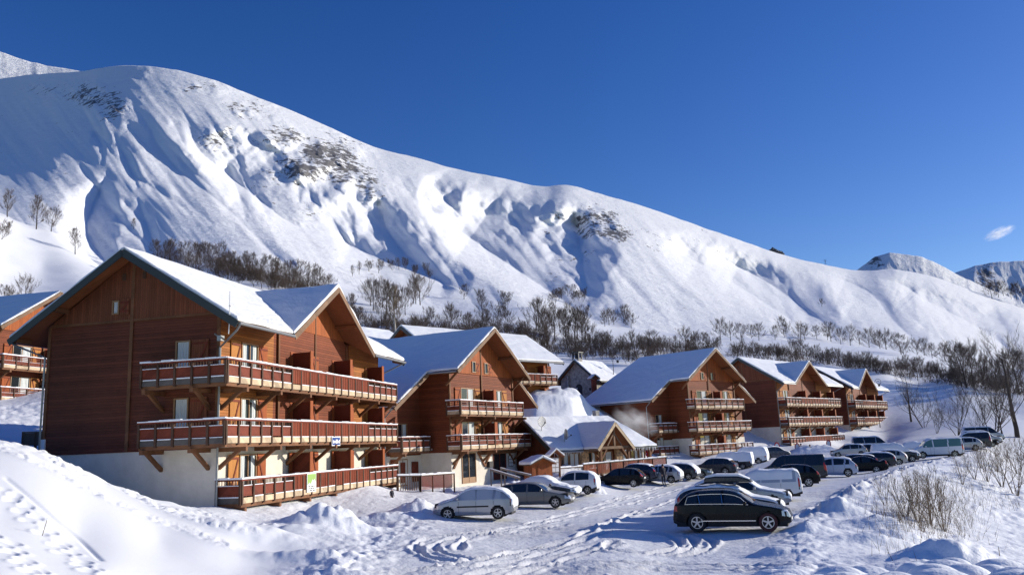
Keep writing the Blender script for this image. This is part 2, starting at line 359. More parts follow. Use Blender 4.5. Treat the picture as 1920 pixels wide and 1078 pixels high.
def make_ground():
    NA, NR = 1150, 760
    az = np.radians(np.linspace(-50, 52, NA)); r = np.exp(np.linspace(np.log(3.), np.log(372.), NR))
    A, Rr = np.meshgrid(az, r); x = np.sin(A) * Rr; y = np.cos(A) * Rr
    z = base_z(x, y)
    far = sstep(60, 140, Rr)
    # untouched snow: broad soft relief; trodden or ploughed snow: clods
    z += fbm(x, y, 9., 3, 3) * .10 * (1 - far) + far * fbm(x, y, 34., 4, 5) * 1.2
    park = inside(x, y, _PARK)
    bank_right = sstep(16, 22, x - (y - 30) * .42) * sstep(20, 30, Rr)
    left_bank = sstep(-5.5, -8.5, x + np.maximum(y - 25, 0) * .12 + fbm(x, y, 3., 2, 61) * 1.2) * sstep(39, 35, Rr)
    clod = np.abs(fbm(x, y, .55, 3, 11)); clod2 = np.abs(fbm(x, y, 1.3, 3, 23))
    amt = np.where(park, .035, .10); amt = amt * (1 - left_bank) * (1 - far)
    patch = sstep(-.15, .35, fbm(x, y, 6., 2, 31))
    z += amt * (clod * 1.1 + clod2 * 1.2) * np.where(park, patch * .9 + .1, .5 + patch)
    ed = np.abs(seg_dist(x, y, np.vstack([_PARK[:7], ]))[0])     # ploughed rim along the chalet side of the car park
    z += np.exp(-(ed / 1.3) ** 2) * (.08 + .2 * clod2 + .14 * clod) * (1 - far)
    ed = np.abs(seg_dist(x, y, _PARK[9:15])[0])
    z += np.exp(-(ed / .9) ** 2) * (.05 + .28 * clod2 * patch + .15 * clod) * (1 - far)
    z += bank_right * (1 - far) * (clod * .10 + clod2 * .12)
    for L in TRACKS:
        m = sub(x, y, bb(L), 1.)
        if not m.any(): continue
        d, s = seg_dist(x[m], y[m], L)
        w = .13 + .05 * np.sin(s * 2.1)
        z[m] += -.075 * np.exp(-(d / w) ** 4) + .06 * np.exp(-((d - w * 1.75) / .08) ** 2) * (.4 + 1.2 * vnoise(s * 3, d * 6, 3))
    for L in TRAILS:
        m = sub(x, y, bb(L), 1.5); d, s = seg_dist(x[m], y[m], L)
        z[m] += np.exp(-(d / .45) ** 4) * (np.abs(fbm(x[m], y[m], .35, 3, 77)) * .16 - .05)
    m = sub(x, y, bb(_SLED), .6); d, s = seg_dist(x[m], y[m], _SLED); z[m] -= .05 * np.exp(-(d / .06) ** 2)
    S = np.array(STEPS)
    for sx, sy in S:
        m = (np.abs(x - sx) < .6) & (np.abs(y - sy) < .6)
        q = np.hypot(x[m] - sx, y[m] - sy); kk = .4 + .7 * random.random(); z[m] += -.10 * kk * np.exp(-(q / (.12 + .08 * kk)) ** 4) + .03 * np.exp(-((q - .24) / .07) ** 2)
    for (px, py), Y, wx, wy, h, p in PILES:
        c = at(px, py, Y); m = (np.abs(x - c[0]) < wx * 3) & (np.abs(y - c[1]) < wy * 3)
        e = ((x[m] - c[0]) / wx) ** 2 + ((y[m] - c[1]) / wy) ** 2
        g = np.exp(-e ** (p / 2)) if p < 3 else np.clip(1 - e ** 2 / 1.6, 0, 1) ** .6
        lump = np.abs(fbm(x[m], y[m], max(.6, wx * .5), 3, 41))
        z[m] += h * g * (.8 + .5 * lump)
    # pillow mounds in the very foreground, low hedge buried under new snow
    rr = np.random.RandomState(4)
    for k in range(60):
        px = rr.uniform(1130, 1990); t = (px - 1130) / 860
        Y = rr.uniform(9.2, 12.8)
        top = 1092 - 30 * min(1, t * 1.5) + (Y - 11.) * -6 + rr.uniform(-8, 10)
        c = at(px, top, Y); rad = rr.uniform(.22, .5)
        m = (np.abs(x - c[0]) < rad * 1.7) & (np.abs(y - c[1]) < rad * 1.7)
        e = np.clip(1 - ((x[m] - c[0]) ** 2 + (y[m] - c[1]) ** 2) / (rad * 1.25) ** 2, 0, 1) ** .5
        bed = c[2] - rad * 1.0
        z[m] = np.maximum(z[m], np.where(e > 0, bed + rad * 1.0 * e, -99))
    v = np.stack([x, y, z], -1).reshape(-1, 3).astype(np.float32)
    tr = np.full(x.shape, 1e9)
    for L in TRAILS: tr[left_bank > 0] = np.minimum(tr, seg_dist(x, y, L)[0])[left_bank > 0]
    churn = left_bank * (.12 + .6 * np.exp(-(tr / .6) ** 2)) + (1 - left_bank) * np.where(Rr > 60, .6, 1.)
    pk = np.where(park, .35 + .65 * patch, 0.) * (1 - far)
    for L in TRACKS:
        m = sub(x, y, bb(L), 1.2); pk[m] = np.maximum(pk[m], np.exp(-(seg_dist(x[m], y[m], L)[0] / .55) ** 2))
    return v, NR, NA, churn, pk
def grid_mesh(name, v, nr, nc, mats, smooth=True):
    me = bpy.data.meshes.new(name)
    i = np.arange((nr - 1) * (nc - 1)); q = i // (nc - 1) * nc + i % (nc - 1)
    f = np.stack([q, q + 1, q + nc + 1, q + nc], 1).astype(np.int32)
    me.vertices.add(len(v)); me.vertices.foreach_set('co', v.ravel())
    me.loops.add(f.size); me.loops.foreach_set('vertex_index', f.ravel())
    me.polygons.add(len(f)); me.polygons.foreach_set('loop_start', np.arange(0, f.size, 4, dtype=np.int32))
    try: me.polygons.foreach_set('loop_total', np.full(len(f), 4, np.int32))
    except Exception: pass
    for m in mats: me.materials.append(m)
    if smooth: me.polygons.foreach_set('use_smooth', np.ones(len(f), bool))
    me.update(calc_edges=True); me.validate()
    o = bpy.data.objects.new(name, me); COL.objects.link(o); return o
M['ground'] = mat('ground_snow', (.86, .88, .91), .6, spec=.2)
_t = NT(M['ground']); _c = _t.obj()
_h1 = _t.math('ADD', _t.math('MULTIPLY', _t.noise(_c, 1.7, 5, .62), 1.), _t.math('MULTIPLY', _t.noise(_c, 9., 3, .6), .22))
_h1 = _t.math('ADD', _h1, _t.math('MULTIPLY', _t.noise(_c, .22, 6, .6), 3.)); _h1 = _t.math('MULTIPLY', _h1, _t.n('ShaderNodeAttribute', attribute_name='churn').outputs['Fac']); _t.bump(_h1, .10, .7)
_pa = _t.math('MULTIPLY', _t.n('ShaderNodeAttribute', attribute_name='packed').outputs['Fac'], _t.math('ADD', .35, _t.math('MULTIPLY', _t.noise(_c, .9, 6, .7), .9)))
_mx = _t.n('ShaderNodeMix', data_type='RGBA'); _t.l(_t.math('MINIMUM', _pa, 1.), _mx.inputs[0]); _mx.inputs[6].default_value = (.86, .88, .91, 1); _mx.inputs[7].default_value = (.70, .70, .705, 1); _t.l(_mx.outputs[2], _t.b.inputs['Base Color'])
_v, _nr, _na, _ch, _pk = make_ground()
_g = grid_mesh('snow_ground', _v, _nr, _na, [M['ground']]); tag(_g, kind='structure')
_gp = _g.data.attributes.new('packed', 'FLOAT', 'POINT'); _gp.data.foreach_set('value', _pk.ravel().astype(np.float32))
_ga = _g.data.attributes.new('churn', 'FLOAT', 'POINT'); _ga.data.foreach_set('value', _ch.ravel().astype(np.float32))
GZ = _v.reshape(_nr, _na, 3)
def gz(x, y):
    """height of the finished ground sheet"""
    r = math.hypot(x, y); a = math.degrees(math.atan2(x, y))
    i = int(round((math.log(max(r, 3.)) - math.log(3.)) / (math.log(372.) - math.log(3.)) * (_nr - 1))); j = int(round((a + 50) / 102 * (_na - 1)))
    return float(GZ[min(max(i, 0), _nr - 1), min(max(j, 0), _na - 1), 2])

# ------------------------------------------------------------------ the mountain flank
def interp(P, u): P = np.array(P, float); return np.interp(u, P[:, 0], P[:, 1])
def cspline(P, u):
    P = np.array(P, float); x, y = P[:, 0], P[:, 1]; n = len(x)
    d = np.gradient(y, x); k = np.clip(np.searchsorted(x, u) - 1, 0, n - 2); h = x[k + 1] - x[k]; t = np.clip((u - x[k]) / h, 0, 1)
    return (2 * t**3 - 3 * t**2 + 1) * y[k] + (t**3 - 2 * t**2 + t) * h * d[k] + (-2 * t**3 + 3 * t**2) * y[k + 1] + (t**3 - t**2) * h * d[k + 1]
RIDGE = [(-260, 210), (-120, 175), (0, 148), (80, 139), (155, 134), (190, 127), (240, 123), (320, 130), (400, 150), (470, 178), (540, 205), (620, 240), (700, 275), (780, 296), (860, 318), (950, 336), (1020, 350), (1060, 347), (1120, 362), (1200, 385), (1300, 420), (1400, 455), (1480, 481), (1560, 499), (1610, 507), (1680, 505), (1740, 516), (1800, 536), (1860, 558), (1920, 578), (2070, 625), (2200, 665)]
FOOT = [(-260, 395), (-150, 400), (0, 440), (100, 470), (180, 520), (260, 535), (350, 520), (480, 510), (600, 540), (680, 565), (860, 605), (1000, 600), (1100, 620), (1300, 650), (1500, 662), (1700, 682), (1900, 712), (2060, 742), (2200, 765)]
YFOOT = [(-260, 330), (2200, 335)]
YRIDGE = [(-260, 1350), (0, 1280), (155, 1170), (240, 1130), (620, 1160), (1050, 1260), (1500, 1500), (1920, 1750), (2200, 1900)]
# gully lines: points, depth (m), decay to the left and to the right (px)
GULLY = [
 ([(330, 180), (352, 230), (372, 280), (419, 321), (490, 377), (545, 418), (631, 447), (690, 475), (830, 530)], 150, 30, 125),
 ([(240, 190), (267, 217), (297, 273), (334, 317), (427, 392), (501, 466), (540, 500)], 60, 34, 38),
 ([(205, 310), (190, 350), (168, 400), (162, 425), (168, 450), (205, 500)], 75, 26, 60),
 ([(760, 362), (860, 431), (952, 494), (1053, 562), (1110, 602)], 210, 24, 165), ([(790, 322), (815, 350), (850, 392)], 60, 20, 55),
 ([(695, 320), (710, 390), (735, 445), (775, 488), (832, 530)], 55, 22, 30),
 ([(600, 437), (648, 457), (693, 480), (760, 515)], 25, 20, 30),
 ([(1200, 430), (1262, 468), (1324, 500), (1410, 552), (1465, 588), (1500, 610)], 75, 26, 78),
 ([(1294, 432), (1350, 481), (1440, 530), (1519, 586), (1560, 620)], 95, 28, 90),
 ([(1500, 500), (1567, 520), (1631, 549), (1669, 594), (1706, 630)], 75, 26, 80),
 ([(1600, 515), (1684, 530), (1732, 560), (1830, 612), (1909, 668)], 120, 28, 105),
 ([(1060, 352), (1075, 400), (1090, 470), (1100, 540)], 55, 40, 70)]
_rg = np.random.RandomState(21)
for _i in range(95):                       # small ravines down the fall line
    _u = _rg.uniform(140, 1900); _rd = np.interp(_u, [p[0] for p in RIDGE], [p[1] for p in RIDGE]); _ft = np.interp(_u, [p[0] for p in FOOT], [p[1] for p in FOOT])
    _v = _rd + (_ft - _rd) * _rg.uniform(.08, .6); _a = (.95 if _u < 1000 else .72) + _rg.normal(0, .12); _l = _rg.uniform(50, 150); _pt = [(_u, _v)]
    for _k in range(4): _a += _rg.normal(0, .12); _pt.append((_pt[-1][0] + math.cos(_a) * _l / 4, _pt[-1][1] + math.sin(_a) * _l / 4))
    _w = _rg.uniform(8, 20); GULLY.append((_pt, 0, _w * .7, _w))
ROCK = [(165, 178, 48, 30, .8), (210, 200, 34, 34, .9), (620, 292, 72, 40, 1.2), (530, 262, 50, 28, 1.1), (575, 318, 60, 30, 1.1), (505, 345, 40, 45, .55), (420, 258, 50, 35, .6), (690, 345, 34, 42, .9), (640, 320, 45, 30, 1.), (1120, 420, 55, 38, .95), (1150, 440, 45, 20, 1.), (1045, 405, 22, 12, .9), (470, 208, 80, 22, .7), (370, 165, 60, 18, .6), (570, 395, 40, 35, .45), (270, 160, 40, 40, .4), (1240, 452, 60, 22, .45), (980, 470, 60, 70, .2), (1300, 470, 60, 40, .35), (110, 170, 60, 20, .5), (110, 320, 40, 30, .35), (1070, 480, 60, 60, .35)]
def px_noise(u, v, sc, oct, s, stretch=1., ang=.9):
    a = u * math.cos(ang) + v * math.sin(ang); b = -u * math.sin(ang) + v * math.cos(ang)
    return fbm(a / stretch, b, sc, oct, s)
SLOPE_G = 2.6
GL = [(smooth_line(np.array(P, float), 5 if dep else 2), dep, wl, wr) for P, dep, wl, wr in GULLY]
def flank(u, py):
    """depth of the flank seen at pixel (u, py)"""
    rd = cspline(RIDGE, u); ft = cspline(FOOT, u)
    t = np.clip((ft - py) / (ft - rd), 0, 1)
    yf = interp(YFOOT, u); yr = cspline(YRIDGE, u)
    D = yf + (yr - yf) * (.55 * t + .45 * t * t)
    e = sstep(0, .10, t) * (1 - .85 * sstep(.7, 1, t))
    for Pd, dep, wl, wr in GL:
        if u.size == 1 and not (Pd[:, 0].min() - wl * 4 < u[0] < Pd[:, 0].max() + wr * 2): continue
        m = (u > Pd[:, 0].min() - wl * 4) & (u < Pd[:, 0].max() + wr * 2) & (py > Pd[:, 1].min() - wr * 1.5) & (py < Pd[:, 1].max() + wr)
        uu = u[m]; vv = py[m]; best = np.full(uu.shape, 1e9); side = np.zeros(uu.shape); arc = np.zeros(uu.shape); s = 0.
        for a, b in zip(Pd[:-1], Pd[1:]):
            d = b - a; l = np.hypot(*d) + 1e-9; k = ((uu - a[0]) * d[0] + (vv - a[1]) * d[1]) / l ** 2; kc = np.clip(k, 0, 1)
            q = np.hypot(uu - a[0] - kc * d[0], vv - a[1] - kc * d[1]); c = (uu - a[0]) * d[1] - (vv - a[1]) * d[0]
            w = q < best; best = np.where(w, q, best); side = np.where(w, c, side); arc = np.where(w, s + kc * l, arc); s += l
        tp = np.clip(arc / s / .55, 0, 1) ** .8 * (1 - .5 * sstep(.75, 1, arc / s))
        jit = 1 + .25 * px_noise(uu, vv, 40., 3, 8)
        wv = np.clip(arc / s / .35, .4, 1) * (1 - .55 * sstep(.7, 1, arc / s))      # walls widen downhill, then fade at the fan
        R = np.clip(1 - best / (wr * 1.05 * jit * wv), 0, 1); Lf = np.clip(1 - best / (wl * 2.2 * wv), 0, 1) ** 1.6
        R = np.where(R > .15, R - .075, R * R / .3)
        prof = np.where(side > 0, R / .925, Lf)
        D[m] += SLOPE_G * (1. if dep else .58) * wr * wv * (D[m] / 1550) * prof * e[m] * sstep(0, .3, arc / s)
    D += e * (px_noise(u, py, 130., 3, 51, 2.2) * 26 + px_noise(u, py, 42., 3, 57, 3.0) * 5 + px_noise(u, py, 13., 4, 61, 6.) * 4.2 + (1 - 2 * np.abs(px_noise(u, py, 30., 3, 63, 7.))) * 7) * (D / 1100)
    # the far-left shoulder turns away from the sun
    D += 200 * sstep(200, -40, u) * sstep(470, 200, py) * sstep(0, .1, t)
    rk = np.zeros(u.shape)
    for cx, cy, rx, ry, w in ROCK:
        rk = np.maximum(rk, w * np.exp(-(((u - cx) / rx) ** 2 + ((py - cy) / ry) ** 2) ** 1.3))
    crag = np.clip(px_noise(u, py, 13., 4, 71, 1.8, .5) + .1, 0, 1)
    D -= rk * crag * 20 * (D / 1100)
    return D, rk
def make_mountain():
    NU, NV = 1000, 400
    u, t = np.meshgrid(np.linspace(-250, 2190, NU), np.linspace(0, 1, NV))
    rd = cspline(RIDGE, u) + 1.1 * fbm(u, u * 0, 26., 3, 91); ft = cspline(FOOT, u)
    py = ft + (rd - ft) * t
    D, rk = flank(u, py)
    d = F_[None, None] + R_ * ((u - 960) / FPX)[..., None] - U_ * ((py - 539) / FPX)[..., None]
    P = d * (D / d[..., 1])[..., None]; P[..., 2] += CZ
    back = []                                     # the far side falls away behind the ridge
    for k in range(1, 9):
        q = P[-1].copy(); q[:, 1] += k * 90.; q[:, 2] -= 10. * k * k + 12 * k; back.append(q)
    P = np.concatenate([P, np.array(back)]); rk = np.concatenate([rk, np.repeat(rk[-1:], 8, 0)])
    o = grid_mesh('mountain', P.reshape(-1, 3).astype(np.float32), NV + 8, NU, [M['mount']])
    a = o.data.attributes.new('rock', 'FLOAT', 'POINT'); a.data.foreach_set('value', rk.ravel().astype(np.float32))
    return tag(o, kind='structure')
M['mount'] = mat('mountain_snow', (.86, .88, .91), .7, spec=.15)
_t = NT(M['mount']); _c = _t.obj()
_at = _t.n('ShaderNodeAttribute', attribute_name='rock').outputs['Fac']
_mp = _t.n('ShaderNodeMapping'); _mp.inputs['Scale'].default_value = (1, 1, 2.2); _mp.inputs['Rotation'].default_value = (0, .5, .4); _t.l(_c, _mp.inputs[0])
_mr = _t.n('ShaderNodeMapping'); _mr.inputs['Scale'].default_value = (1, .28, 1); _mr.inputs['Rotation'].default_value = (0, .6, 0); _t.l(_c, _mr.inputs[0])
_n1 = _t.math('ADD', _t.math('MULTIPLY', _t.noise(_mr.outputs[0], .035, 8, .72), .5), _t.math('MULTIPLY', _t.noise(_mr.outputs[0], .17, 5, .7), .5))
_k = _t.math('MULTIPLY', _t.math('SUBTRACT', _t.math('ADD', _n1, _t.math('MULTIPLY', _at, .165)), .632), 36.)
_k = _t.math('MULTIPLY', _t.math('MINIMUM', _t.math('MAXIMUM', _k, 0.), 1.), .85)
_mx = _t.n('ShaderNodeMix', data_type='RGBA'); _t.l(_k, _mx.inputs[0]); _mx.inputs[6].default_value = (.86, .88, .91, 1)
_t.l(_t.ramp(_t.noise(_c, .12, 4), [(.3, (.018, .015, .015)), (.7, (.07, .055, .045))]), _mx.inputs[7]); _t.l(_mx.outputs[2], _t.b.inputs['Base Color'])
_h1 = _t.math('ADD', _t.noise(_mp.outputs[0], .03, 8, .66), _t.math('MULTIPLY', _t.noise(_mp.outputs[0], .16, 6, .7), .35)); _t.bump(_h1, 3., .8)
make_mountain()
def slope_point(px, py):
    """pixel -> point on the lower mountain flank"""
    u = np.array([float(px)]); D, _ = flank(u, np.array([float(py)])); return at(px, py, float(D[0]))
def far_peak(outline, foot, Y, seed, rockx):
    """a distant massif: ridge outline with its own depth, faces and back side"""
    NU, NV = 260, 90
    x0, x1 = outline[0][0], outline[-1][0]
    u, t = np.meshgrid(np.linspace(x0, x1, NU), np.linspace(0, 1, NV))
    rd = interp(outline, u) + 1.2 * fbm(u, u * 0, 14., 3, seed); ft = np.full(u.shape, float(foot)); py = ft + (rd - ft) * t
    apx = min(outline, key=lambda q: q[1])[0]
    D = Y * (1 + .16 * t - .00055 * np.abs(u - apx) * (1 - t)) + Y * .012 * px_noise(u, py, 20., 4, seed + 1, 2.5, 1.1) * (1 - t ** 4)
    d = F_[None, None] + R_ * ((u - 960) / FPX)[..., None] - U_ * ((py - 539) / FPX)[..., None]
    P = d * (D / d[..., 1])[..., None]; P[..., 2] += CZ
    back = []
    for k in range(1, 6):
        q = P[-1].copy(); q[:, 1] += k * 250.; q[:, 2] -= 60. * k * k; back.append(q)
    P = np.concatenate([P, np.array(back)])
    rk = 1.05 * np.clip(1 - np.abs(u - rockx) / 40., 0, 1.1) * np.clip(.6 + t, 0, 1); rk = np.concatenate([rk, np.repeat(rk[-1:], 5, 0)])
    o = grid_mesh('mountain', P.reshape(-1, 3).astype(np.float32), NV + 5, NU, [M['mountfar']])
    a = o.data.attributes.new('rock', 'FLOAT', 'POINT'); a.data.foreach_set('value', rk.ravel().astype(np.float32))
    return tag(o, kind='structure')
M['mountfar'] = M['mount'].copy(); 
for n in M['mountfar'].node_tree.nodes:
    if n.bl_idname == 'ShaderNodeTexNoise': n.inputs['Scale'].default_value *= .3
    if n.bl_idname == 'ShaderNodeBump': n.inputs['Distance'].default_value = 25.
far_peak([(1590, 520), (1612, 503), (1640, 482), (1668, 473), (1700, 477), (1730, 482), (1770, 500), (1800, 517), (1840, 536), (1900, 560)], 590, 4300, 5, 1640)
far_peak([(1770, 520), (1800, 508), (1830, 498), (1860, 492), (1900, 490), (1950, 488), (2010, 500), (2100, 530)], 620, 5200, 15, 1850)
far_peak([(-300, 20), (-150, 52), (-60, 75), (0, 97), (40, 112), (90, 124), (155, 134), (220, 142), (300, 160)], 260, 2600, 25, 4000)
# ------------------------------------------------------------------ chalet kit (local frame: x along the front, -y outwards, z up)
def railing(bal, segs, zf, zr, style='a', snow=True):
    """segs: list of (p, q, [(length, kind), ...]); kinds: p panel with balusters, b upright boards, x pierced board under rails"""
    rail, sn, pan, bst, brd, fas, fas2, pst = MB(), MB(), MB(), MB(), MB(), MB(), MB(), []
    for p, q, bays in segs:
        p = Vector(p); q = Vector(q); L = (q - p).length; d = (q - p) / L
        tot = sum(b[0] for b in bays); x = 0.
        rail.obox(p - d * .04, q + d * .04, zr - .10, zr - .03, .14)
        if snow:
            n = max(2, int(L / .5)); cuts = np.linspace(-.05, L + .05, n + 1)
            for a, b in zip(cuts[:-1], cuts[1:]):
                h = .05 + .05 * random.random()
                sn.obox(p + d * a, p + d * b, zr - .028, zr - .028 + h, .16 + .03 * random.random())
        n = Vector((d.y, -d.x))
        for bl, kind in bays:
            l = bl * L / tot; a = p + d * x; b = p + d * (x + l); x += l
            pst.append(a)
            if style == 'a':
                if kind == 'p':
                    rail.obox(a, b, zf + .60, zf + .66, .07); pan = MB(); pan.obox(a, b, zf + .26, zf + .60, .03); pan.build('panel', M['rail'], bal); rail.obox(a, b, zf + .20, zf + .255, .06)
                    if snow: sn.obox(a + d * .06, b - d * .06, zf + .662, zf + .70, .09)
                    m = max(2, int(l / .13))
                    for k in range(1, m): c = a + d * (l * k / m); bst.obox(c - d * .012, c + d * .012, zf + .66, zr - .1, .025)
                else:
                    m = max(2, int(l / .125))
                    for k in range(m):
                        c = a + d * (l * (k + .5) / m); brd.obox(c - d * .046, c + d * .046, zf + .17, zr - .1, .03, .03 + .008 * (k % 2))
                    rail.obox(a, b, zf + .2, zf + .27, .04, -.02)
            else:
                for h in (.60, .76): rail.obox(a, b, zf + h, zf + h + .06, .05)
                pan = MB(); pan.obox(a, b, zf + .22, zf + .50, .03); pan.build('panel', M['rail'], bal)
                if snow: sn.obox(a, b, zf + .502, zf + .525, .06)
                m = 5
                for k in range(1, m):
                    c = a + d * (l * k / m); bst.obox(c - d * .035, c + d * .035, zf + .34, zf + .43, .01, .017)
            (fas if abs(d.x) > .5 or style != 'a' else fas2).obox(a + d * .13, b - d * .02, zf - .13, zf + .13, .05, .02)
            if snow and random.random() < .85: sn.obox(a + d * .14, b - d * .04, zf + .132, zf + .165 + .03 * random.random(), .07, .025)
        pst.append(q - d * .05)
        for c in ():
            pass
        for k, c in enumerate(pst):
            b = MB(); dd = d
            b.obox(c - dd * .02, c + dd * .085, zf - .20, zr - .1, .11, .03); b.build('post', M['post'], bal)
        pst = []
    rail.build('handrail', M['rail'], bal)
    if bst.v: bst.build('balusters_cutouts', M['post'], bal)  # balusters in one mesh; on pierced boards, dark blocks for the cut-outs
    if brd.v: brd.build('boarding', M['boards'], bal)
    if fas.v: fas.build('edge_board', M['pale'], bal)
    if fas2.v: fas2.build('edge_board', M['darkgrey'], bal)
    if sn.v: sn.build('snow_cap', M['snow_s'], bal, bevel=.025)
def balcony(root, poly, segs, zf, zr, style='a', brackets=(), joist=True):
    b = MB(); b.extr([(x, y, zf - .12) for x, y in poly], (0, 0, .16))
    bal = b.build('balcony', M['greywood'], root)
    railing(bal, segs, zf, zr, style)
    if joist:
        j = MB()
        for p, q, _ in segs: j.obox(p, q, zf - .30, zf - .135, .16, -.10)
        j.build('joist', M['beam'], bal)
    for (p, q, zlow) in brackets:
        p = Vector(p); q = Vector(q); d = (q - p).normalized(); k = MB()
        k.beam((p.x, p.y, zf - .40), (q.x + d.x * .25, q.y + d.y * .25, zf - .40), .18, .2)
        k.beam((p.x, p.y, zf - 1.25), (q.x - d.x * .12, q.y - d.y * .12, zf - .42), .15, .17)
        k.build('bracket', M['beam'], bal)
    return bal
def window(root, p, q, z0, z1, frame='frame', curtain=1, out=None, sill=True, door=False):
    """opening on the wall line p->q (2D), outside on the right-hand side of p->q"""
    p = Vector(p); q = Vector(q); L = (q - p).length; d = (q - p) / L; n = Vector((d.y, -d.x))
    f = MB(); w = .07
    f.obox(p, p + d * w, z0, z1, .08, .03); f.obox(q - d * w, q, z0, z1, .08, .03); f.obox(p + d * w, q - d * w, z1 - w, z1, .08, .03); f.obox(p + d * w, q - d * w, z0, z0 + w, .08, .03)
    m = p + d * L / 2
    if L > .9: f.obox(m - d * .035, m + d * .035, z0 + w, z1 - w, .06, .028)
    if door: f.obox(p + d * w, q - d * w, z0 + w, z0 + .45, .03, .02)
    fr = f.build('window', M[frame], root)
    g = MB(); a = p + d * w; b = q - d * w
    g.face([(a.x + n.x * .008, a.y + n.y * .008, z0 + w), (b.x + n.x * .008, b.y + n.y * .008, z0 + w), (b.x + n.x * .008, b.y + n.y * .008, z1 - w), (a.x + n.x * .008, a.y + n.y * .008, z1 - w)]); g.build('pane', M['glass'], fr)
    if curtain:
        c = MB(); k = 10
        for s0, s1 in (((.02, .30), (.72, .97)) if curtain == 1 else (((.05, .95),) if curtain == 2 else ((.45, .97),))):
            for i in range(k):
                u0 = s0 + (s1 - s0) * i / k; u1 = s0 + (s1 - s0) * (i + 1) / k; o0 = .012 + .008 * (i % 2); o1 = .012 + .008 * ((i + 1) % 2)
                A = a + (b - a) * u0 + n * o0; B = a + (b - a) * u1 + n * o1
                c.face([(A.x, A.y, z0 + w), (B.x, B.y, z0 + w), (B.x, B.y, z1 - w), (A.x, A.y, z1 - w)])
        c.build('curtain', M['curtain'], fr)
    if sill and not door:
        s = MB(); s.obox(p - d * .05, q + d * .05, z0 - .05, z0, .16, .07); s.build('sill', M['beam'], fr)
    return fr
def shutter(root, p, q, z0, z1, flip=False, off=.05, m='shutter'):
    p = Vector(p); q = Vector(q); d = (q - p).normalized()
    b = MB(); b.obox(p, q, z0, z1, .035, off); s = b.build('shutter', M[m], root)
    k = MB(); n = Vector((d.y, -d.x)) * (off + .034); w = (q - p).length
    for z in (z0 + .18, z1 - .18): k.obox(p + d * .03, q - d * .03, z - .05, z + .05, .028, off + .032)
    a, c = (p + d * .08, q - d * .08) if not flip else (q - d * .08, p + d * .08)
    k.beam((a.x + n.x, a.y + n.y, z0 + .22), (c.x + n.x, c.y + n.y, z1 - .22), .025, .09)
    k.build('brace', M['rail'], s)
    return s
def slab(poly, zf, t, up=0.):
    m = MB(); n = len(m.v); k = len(poly)
    top = [(x, y, zf(x, y) + up) for x, y in poly]; bot = [(x, y, z - t) for x, y, z in top]
    m.v = bot + top
    a = sum(poly[i][0] * poly[(i + 1) % k][1] - poly[(i + 1) % k][0] * poly[i][1] for i in range(k))
    fw = list(range(k)) if a > 0 else list(range(k))[::-1]
    m.f.append(tuple(fw[::-1])); m.m.append(1); m.f.append(tuple(k + i for i in fw)); m.m.append(0)
    for i in range(k):
        u, v = fw[i], fw[(i + 1) % k]; m.f.append((u, v, k + v, k + u)); m.m.append(0)
    return m
def snow_slab(root, poly, zf, t, lift=.004):
    m = slab(poly, zf, t, t + lift); m.m = [0] * len(m.f)
    o = m.build('snow', M['snow'], root)
    b = o.modifiers.new('b', 'BEVEL'); b.width = t * .45; b.segments = 3; b.limit_method = 'ANGLE'; b.angle_limit = .9
    u = o.modifiers.new('u', 'SUBSURF'); u.subdivision_type = 'SIMPLE'; u.levels = u.render_levels = 4
    if 'drift' not in bpy.data.textures:
        tx = bpy.data.textures.new('drift', 'CLOUDS'); tx.noise_scale = 1.3; tx.noise_depth = 2
    k = o.modifiers.new('k', 'DISPLACE'); k.texture = bpy.data.textures['drift']; k.texture_coords = 'GLOBAL'; k.strength = .16; k.mid_level = .5
    o.data.polygons.foreach_set('use_smooth', [False] * len(o.data.polygons))
    return o
def roof_part(root, poly, zf, t=.16, snow=.22, soffit='soffit', edge='fascia_w'):
    r = slab(poly, zf, t).build('roof', [M[edge], M[soffit]], root)
    if snow: snow_slab(r, poly, zf, snow)
    return r
def rake(r, p, q, name='fascia', m='fascia', w=.05, h=.34):
    b = MB(); b.beam(p, q, w, h); return b.build(name, M[m], r)
def gutter(root, p, q, drop=None):
    b = MB(); b.tube([p, q], .075, 8); g = b.build('gutter', M['zinc'], root)
    if drop:
        k = MB(); k.tube(drop, .055, 8); k.build('downpipe', M['zinc'], g)
    return g

